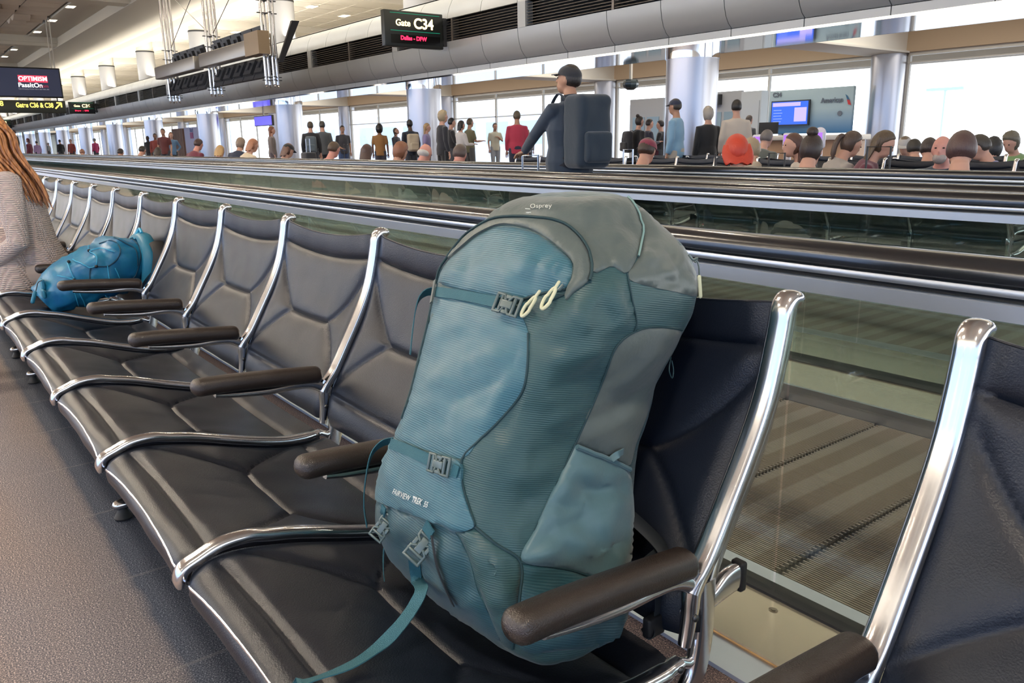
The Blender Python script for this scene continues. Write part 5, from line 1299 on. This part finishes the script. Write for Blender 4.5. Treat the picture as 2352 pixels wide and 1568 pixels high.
# charging stands with violet screens
vio = mat('violet screen', (0, 0, 0), .3, emit=(.38, .13, .85), estr=1.1); shell = mat('white plastic shell', (.75, .72, .78), .35)
for i, (px, py, lb) in enumerate(((1741, 309, 'white charging stand with violet screen, left of the agent'), (1812, 305, 'white charging stand with violet screen, right in front of the agent'), (1884, 299, 'round topped white charging stand with violet screen, right of the agent'))):
    p = at_y(px, py, 10.2); t = thing('charging_stand', lb, 'charging stand', (p.x, p.y, 0))
    z = p.z; b = MB(); b.rbox(p.x-.085, p.x+.085, p.y-.03, p.y+.03, z-.24, z, .028); build('head', b, shell, t)
    if i == 2: b = MB(); b.ell((p.x, p.y, z-.02), .085, .03, .06); build('head', b, shell, t)
    b = MB(); b.box(p.x-.055, p.x+.055, p.y-.034, p.y-.030, z-.20, z-.03); build('screen', b, vio, t)
    b = MB(); b.rbox(p.x-.05, p.x+.05, p.y-.03, p.y+.03, .02, z-.24, .02); build('post', b, shell, t)
    b = MB(); b.cyl((p.x, p.y), .2, .0, .02, 24); build('foot', b, dkgrey, t)
# suitcases
def suitcase(px, py, Y, w, h, m_, label, ztop=None, handle=True, rot=0):
    p = at_y(px, py, Y); z = p.z if ztop is None else ztop; t = thing('suitcase', label, 'suitcase', (p.x, p.y, 0)); hh = z-.30 if handle else z
    b = MB(); b.rbox(p.x-w/2, p.x+w/2, p.y-.12, p.y+.12, .05, hh, .04); build('shell', b, m_, t)
    for sx in (-1, 1): b = MB(); b.cyl((p.x+sx*(w/2-.05), p.y), .025, .002, .05, 12); build('wheel', b, black_m, t)
    if handle:
        a = w*.30; b = MB(); b.tube([(p.x-a, p.y, hh-.02), (p.x-a, p.y, z-.01), (p.x+a, p.y, z-.01), (p.x+a, p.y, hh-.02)], .010, 8); build('handle', b, steel if 'silver' in label or 'pale' in label else dkgrey, t)
    return t
dk = cmat((.02, .022, .03)); sl = mat('silver shell', (.6, .6, .58), .3, .5)
suitcase(2020, 334, 6.6, .34, .9, dk, 'tall black suitcase with handle raised beside the grey sweater woman', handle=True)
suitcase(1443, 341, 6.6, .24, .9, sl, 'slim silver suitcase standing left of the maroon cap')
suitcase(1660, 350, 6.9, .30, .8, cmat((.45, .03, .06)), 'small red suitcase handle beside the orange haired head')
suitcase(706, 318, 7.6, .34, .8, dk, 'pale handled black suitcase next to the grey daypack wearer')
suitcase(795, 330, 7.6, .36, .8, cmat((.06, .10, .2)), 'blue suitcase held by the man in the dark t-shirt')
suitcase(1030, 345, 6.7, .32, .8, cmat((.25, .15, .1)), 'brown suitcase with white handle below the track jacket man')
suitcase(1785, 349, 7.0, .30, .8, dk, 'black handled suitcase between red hair and cream sweater')
wb2 = suitcase(1218, 354, 4.42, .36, .9, dk, 'silver handled suitcase pulled by the man on the walkway')
# hanging blue television, black camera globe, far banner
t = thing('hanging_television', 'violet blue television hanging over the far crowd', 'television', (-39.3, 15, 2.2))
b = MB(); b.box(-40.42, -38.1, 14.98, 15.08, 1.98, 2.46); build('case', b, black_m, t); b = MB(); b.box(-40.38, -38.14, 14.97, 14.98, 2.01, 2.43); build('screen', b, mat('indigo screen', (0, 0, 0), .3, emit=(.10, .07, .75), estr=.9), t)
b = MB(); b.box(-39.28, -39.2, 15.0, 15.06, 2.46, 3.86); build('hanger', b, white_p, t)
t = thing('camera_globe', 'dark faceted ceiling camera housing between the two steel columns', 'camera', (-14.6, 15, 2.4))
b = MB(); b.lathe((-14.6, 15, 2.27), [(.08, 0), (.17, .06), (.20, .14), (.17, .24), (.10, .25)], 8); build('globe', b, mat('dark globe', (.03, .05, .055), .2), t); b = MB(); b.box(-14.63, -14.57, 14.97, 15.03, 2.5, 3.86); build('stem', b, white_p, t)
t = thing('banner_stand', 'pale lilac banner with a small purple square standing in the far crowd', 'banner', (-42.8, 12.6, 0))
b = MB(); b.box(-44.1, -41.5, 12.6, 12.66, .5, 2.0); build('banner', b, mat('lilac banner', (.50, .50, .66), .6), t); b = MB(); b.box(-43.1, -42.6, 12.585, 12.6, 1.45, 1.75); build('emblem', b, mat('plum', (.28, .06, .18), .6), t)
text('Bark', .30, (-42.8, 12.585, 1.86), FACE_NEG_Y, mat('blue grey print', (.25, .28, .5), .6), t); b = MB(); b.box(-43.9, -41.7, 12.55, 12.75, 0, .5); build('base', b, dkgrey, t)
t = thing('slatted_screen', 'brown wooden slat panel left of the lilac banner', 'panel', (-45.4, 12.6, 0))
b = MB()
for k in range(8): b.box(-46.4+.25*k, -46.22+.25*k, 12.6, 12.7, 0, 1.98)
b.box(-46.4, -44.4, 12.7, 12.72, 0, 1.98); build('slats', b, mat('brown slats', (.20, .12, .09), .7), t)
# outside: light mast, jet bridge and pale terminal building
t = thing('light_mast', 'thin grey light mast outside the right hand window', 'light mast', (-30, 70, -4))
p = at_y(2172, 205, 75); b = MB(); b.tube([(p.x, 75, -4), (p.x, 75, p.z)], .16, 8); build('pole', b, steel_pale, t); b = MB(); b.box(p.x-1.6, p.x+1.6, 74.8, 75.2, p.z-.1, p.z+.15); build('lamp_arm', b, steel_pale, t)
t = thing('terminal_building', 'pale blue glazed terminal building seen through the far windows', 'building', (-100, 60, -4))
b = MB(); b.box(-140, -62, 55, 70, -4, 4.6); build('wall', b, mat('pale outdoor wall', (.95, .95, .93), .6), t)
for k in range(12): b = MB(); b.box(-138+6.2*k, -134+6.2*k, 54.9, 55, .8, 3.2); build('window', b, mat('pale blue glazing', (.62, .78, .84), .2), t)
# ================================================================= the seated woman with long hair
wx, wy = -4.56, .40
wm = person('seated woman with very long copper hair and a cream waffle knit jacket', (wx, wy-.02), 172, H=1.72, pose='sit', top_z=1.27, top=(.56, .46, .40), bottom=(.45, .36, .30), hair=(.38, .13, .04), style='short', arms=('lap', 'lap'), vox=.010, head_turn=.3)
knit = mat('cream waffle knit', (.66, .52, .44), .9, sheen=.4); n, l = knit.node_tree.nodes, knit.node_tree.links
tc = n.new('ShaderNodeTexCoord'); hs = []
for ax_, sc in (('Z', .0095), ('X', .0095)):
    w_ = n.new('ShaderNodeTexWave'); w_.bands_direction = ax_; w_.inputs['Scale'].default_value = 2*PI/(20*sc); w_.inputs['Distortion'].default_value = .4; l.new(tc.outputs['Object'], w_.inputs['Vector']); hs.append(w_)
mn = n.new('ShaderNodeMath'); mn.operation = 'MULTIPLY'; l.new(hs[0].outputs['Fac'], mn.inputs[0]); l.new(hs[1].outputs['Fac'], mn.inputs[1])
rp_ = n.new('ShaderNodeValToRGB'); rp_.color_ramp.elements[0].color = (.50, .38, .34, 1); rp_.color_ramp.elements[1].color = (.80, .66, .56, 1); rp_.color_ramp.elements[1].position = .30
l.new(mn.outputs[0], rp_.inputs[0]); l.new(rp_.outputs[0], n['Principled BSDF'].inputs['Base Color']); bu = n.new('ShaderNodeBump'); bu.inputs['Distance'].default_value = .006; l.new(mn.outputs[0], bu.inputs['Height']); l.new(bu.outputs[0], n['Principled BSDF'].inputs['Normal'])
for ch in wm.children:
    if ch.name.startswith('shirt'): ch.name = 'knit_jacket'; ch.data.materials.clear(); ch.data.materials.append(knit)
# skirt of the jacket
cop = mat('copper hair', (.42, .15, .04), .36, spec=.6); n, l = cop.node_tree.nodes, cop.node_tree.links
tc = n.new('ShaderNodeTexCoord'); mp = n.new('ShaderNodeMapping'); mp.inputs['Scale'].default_value = (90, 90, 6); l.new(tc.outputs['Object'], mp.inputs[0]); nt = n.new('ShaderNodeTexNoise'); nt.inputs['Scale'].default_value = 1.0; l.new(mp.outputs[0], nt.inputs['Vector'])
rp_ = n.new('ShaderNodeValToRGB'); rp_.color_ramp.elements[0].color = (.16, .05, .015, 1); rp_.color_ramp.elements[1].color = (.60, .25, .08, 1); rp_.color_ramp.elements[0].position = .35; rp_.color_ramp.elements[1].position = .65
l.new(nt.outputs['Fac'], rp_.inputs[0]); l.new(rp_.outputs[0], n['Principled BSDF'].inputs['Base Color'])
for ch in wm.children:
    if ch.name.startswith('hair'): ch.data.materials.clear(); ch.data.materials.append(cop)
jk = MB(); R = []
for z, rx, ry, yo in ((.72, .175, .125, .0), (.62, .185, .130, .005), (.54, .20, .14, .01), (.48, .215, .15, .015), (.44, .225, .155, .02), (.425, .225, .155, .02)):
    R.append([(wx+rx*math.cos(2*PI*j/30)*(1+.03*math.sin(5*2*PI*j/30)), wy-.02+yo+ry*math.sin(2*PI*j/30), z) for j in range(30)])
jk.loft(R); jo = build('jacket_hem', jk, knit, None, sharp=80); jo.parent = wm; jo.matrix_parent_inverse = (Matrix.Translation(wm.location) @ Matrix.Rotation(math.radians(172), 4, 'Z')).inverted()
hr = MB(); rs = random.Random(5)
for k in range(230):
    a = rs.uniform(-1, 1); b_ = rs.uniform(0, 1); top_ = Vector((wx+.03+.075*a, wy-.07+.13*b_, 1.235-.04*abs(a)))
    mid = Vector((wx+.06+.11*a, wy-.03+.14*b_, 1.03+.03*a)); end = Vector((wx+.09+.12*a, wy+.07+.12*b_+.02*rs.random(), .79+.06*rs.random()+.05*(1-b_)))
    pth = smooth_path([top_, top_.lerp(mid, .5)+Vector((.01, .015, .01)), mid, mid.lerp(end, .55)+Vector((0, .012, 0)), end], 4); N = len(pth)
    hr.tube(pth, [.0085*(1-.8*(i/(N-1))**3) for i in range(N)], 6)
ho = build('hair', hr, cop, None, sharp=80); ho.parent = wm; ho.matrix_parent_inverse = jo.matrix_parent_inverse
# tan bag behind her
tb_ = thing('tan_handbag', 'tan canvas bag on the seat between the woman and the blue backpack', 'bag', (-4.84, .62, .38)); tanm = mat('tan canvas', (.50, .34, .20), .8, var=(.56, .40, .26), vscale=9)
b = MB(); b.rbox(-5.05, -4.88, .44, .74, .375, .60, .035); b = remeshed(b, .012, 4); b.v = [(v[0], v[1], v[2]-(.09*max(0, (v[1]-.58)/.16) if v[2] > .5 else 0)+.008*noise.noise(Vector(v)*12)) for v in b.v]; build('bag_body', b, tanm, tb_)
b = MB(); b.tube(smooth_path([(-4.875, .50, .60), (-4.87, .60, .62), (-4.87, .70, .55), (-4.872, .745, .42)], 5), .012, 8, flat=.4); build('shoulder_strap', b, tanm, tb_)
# ================================================================= the small bright blue backpack
bl = mat('bright blue nylon', (.010, .130, .30), .40, spec=.5, bump=.15, bscale=60, var=(.014, .19, .32), vscale=9); bl2 = mat('teal blue nylon', (.015, .17, .27), .45, bump=.12, bscale=70)
cordm = mat('sky blue cord', (.04, .35, .55), .5)
bp_ = thing('daypack', 'bright blue hiking daypack with bungee cords slumped against a seat back', 'backpack', (-3.93, .65, .38))
# axis from the low front of the seat to the top of the back
axis = smooth_path([(-3.93, .455, .43), (-3.93, .53, .475), (-3.93, .64, .525), (-3.93, .745, .565), (-3.93, .83, .60), (-3.93, .875, .635)], 6); R = []; N = len(axis)
prof_w = [.10, .15, .175, .18, .17, .145, .10]; prof_h = [.050, .085, .105, .115, .110, .085, .045]
for i, p in enumerate(axis):
    t_ = (N and i/(N-1))*6; k = min(int(t_), 5); f_ = t_-k; w_ = prof_w[k]*(1-f_)+prof_w[k+1]*f_; h_ = prof_h[k]*(1-f_)+prof_h[k+1]*f_
    tt = (axis[min(i+1, N-1)]-axis[max(i-1, 0)]).normalized(); nn = Vector((0, -tt.z, tt.y)); ring = []
    for j in range(40):
        a = 2*PI*j/40; ca, sa = math.cos(a), math.sin(a); q = p+Vector((math.copysign(abs(ca)**.7, ca)*w_, 0, 0))+nn*(math.copysign(abs(sa)**.8, sa)*h_)
        nr = (Vector((ca, 0, 0))+nn*sa).normalized(); q += nr*(.016*noise.noise(q*9)+.030*(abs(noise.noise(q*15+Vector((3, 1, 7))))-.2)+.006*noise.noise(q*40)); q.z = max(q.z, .365+max(0, (.52-q.y))*.12); ring.append(q)
    R.append(ring)
b = MB(); b.loft(R); body2 = build('main_body', b, bl, bp_, sharp=80); bv2 = BVHTree.FromPolygons([Vector(v) for v in b.v], b.f)
def on2(x, y, off=.004):
    h_ = bv2.ray_cast(CAMP, ray_px(x, y), 20)
    if h_[0] is None:
        d = ray_px(x, y); best = min((bv2.find_nearest(CAMP+d*(3.2+.08*k)) for k in range(14)), key=lambda r_: r_[3]); return best[0]+best[1]*off
    n_ = h_[1]; n_ = n_ if n_.dot(ray_px(x, y)) < 0 else -n_
    return h_[0]+n_*off
def line2(name, pts, r, m_, off=.004):
    q = smooth_path([(x, y, 0) for x, y in pts], 5); b = MB(); b.tube([on2(v.x, v.y, off) for v in q], r, 7); return build(name, b, m_, bp_)
for pl in ([(205,566),(208,578),(222,590),(221,608)], [(207,578),(235,572),(264,578)], [(168,597),(186,606),(205,613),(221,609)], [(157,604),(172,640),(174,642)], [(134,634),(170,641),(187,649)], [(174,642),(165,640),(150,636)], [(246,610),(252,640)], [(263,615),(273,640)], [(184,672),(202,718)], [(170,672),(182,705)], [(242,677),(262,688)]): line2('bungee_cord', pl, .0022, cordm, .006)
for pl in ([(262,545),(290,560),(312,575),(316,610)], [(228,560),(258,553),(275,570),(272,590),(250,610),(221,612),(208,616),(206,650)], [(297,543),(318,565),(322,590),(312,630),(300,640)]): line2('seam', pl, .0028, mat('deep blue seam', (.005, .05, .09), .7), .002)
for x, y in ((207,577),(221,610),(171,642),(159,603),(262,688)): q = on2(x, y, .006); b = MB(); b.ell(q, .007, .007, .007, 10, 6); build('cord_lock', b, black_m, bp_)
b = MB(); b.tube(smooth_path([on2(106, 645, .01), at_x(88, 648, -3.80), at_x(84, 662, -3.80), at_x(80, 676, -3.80)], 4), .0018, 6); build('pull_cord', b, black_m, bp_)
b = MB(); b.tube([at_x(80, 672, -3.80), at_x(75, 693, -3.80)], .008, 8, round_ends=True); build('cord_end', b, bl2, bp_)
for (x, y, w_, h_) in ((100, 654, .030, .022), (102, 676, .026, .018)):
    q = on2(x, y, .006); b = MB(); b.rbox(q.x-w_, q.x+w_, q.y-.006, q.y+.006, q.z-h_, q.z+h_, .005); build('buckle', b, bl2, bp_)
b = MB(); b.tube(smooth_path([(-4.06, .87, .62), (-3.96, .875, .672), (-3.84, .875, .675), (-3.76, .87, .60), (-3.77, .855, .48)], 6), .034, 12, flat=.6); build('back_panel', b, bl2, bp_)
b = MB(); b.tube(smooth_path([(-3.76, .905, .66), (-3.71, .905, .62), (-3.70, .885, .53), (-3.715, .86, .45)], 6), .034, 12, flat=.45); build('shoulder_strap', b, black_m, bp_)
b = MB(); b.tube(smooth_path([on2(312, 540, 0), (-3.90, .87, .715), (-3.86, .87, .70)], 5), .007, 8); build('haul_loop', b, cordm, bp_)
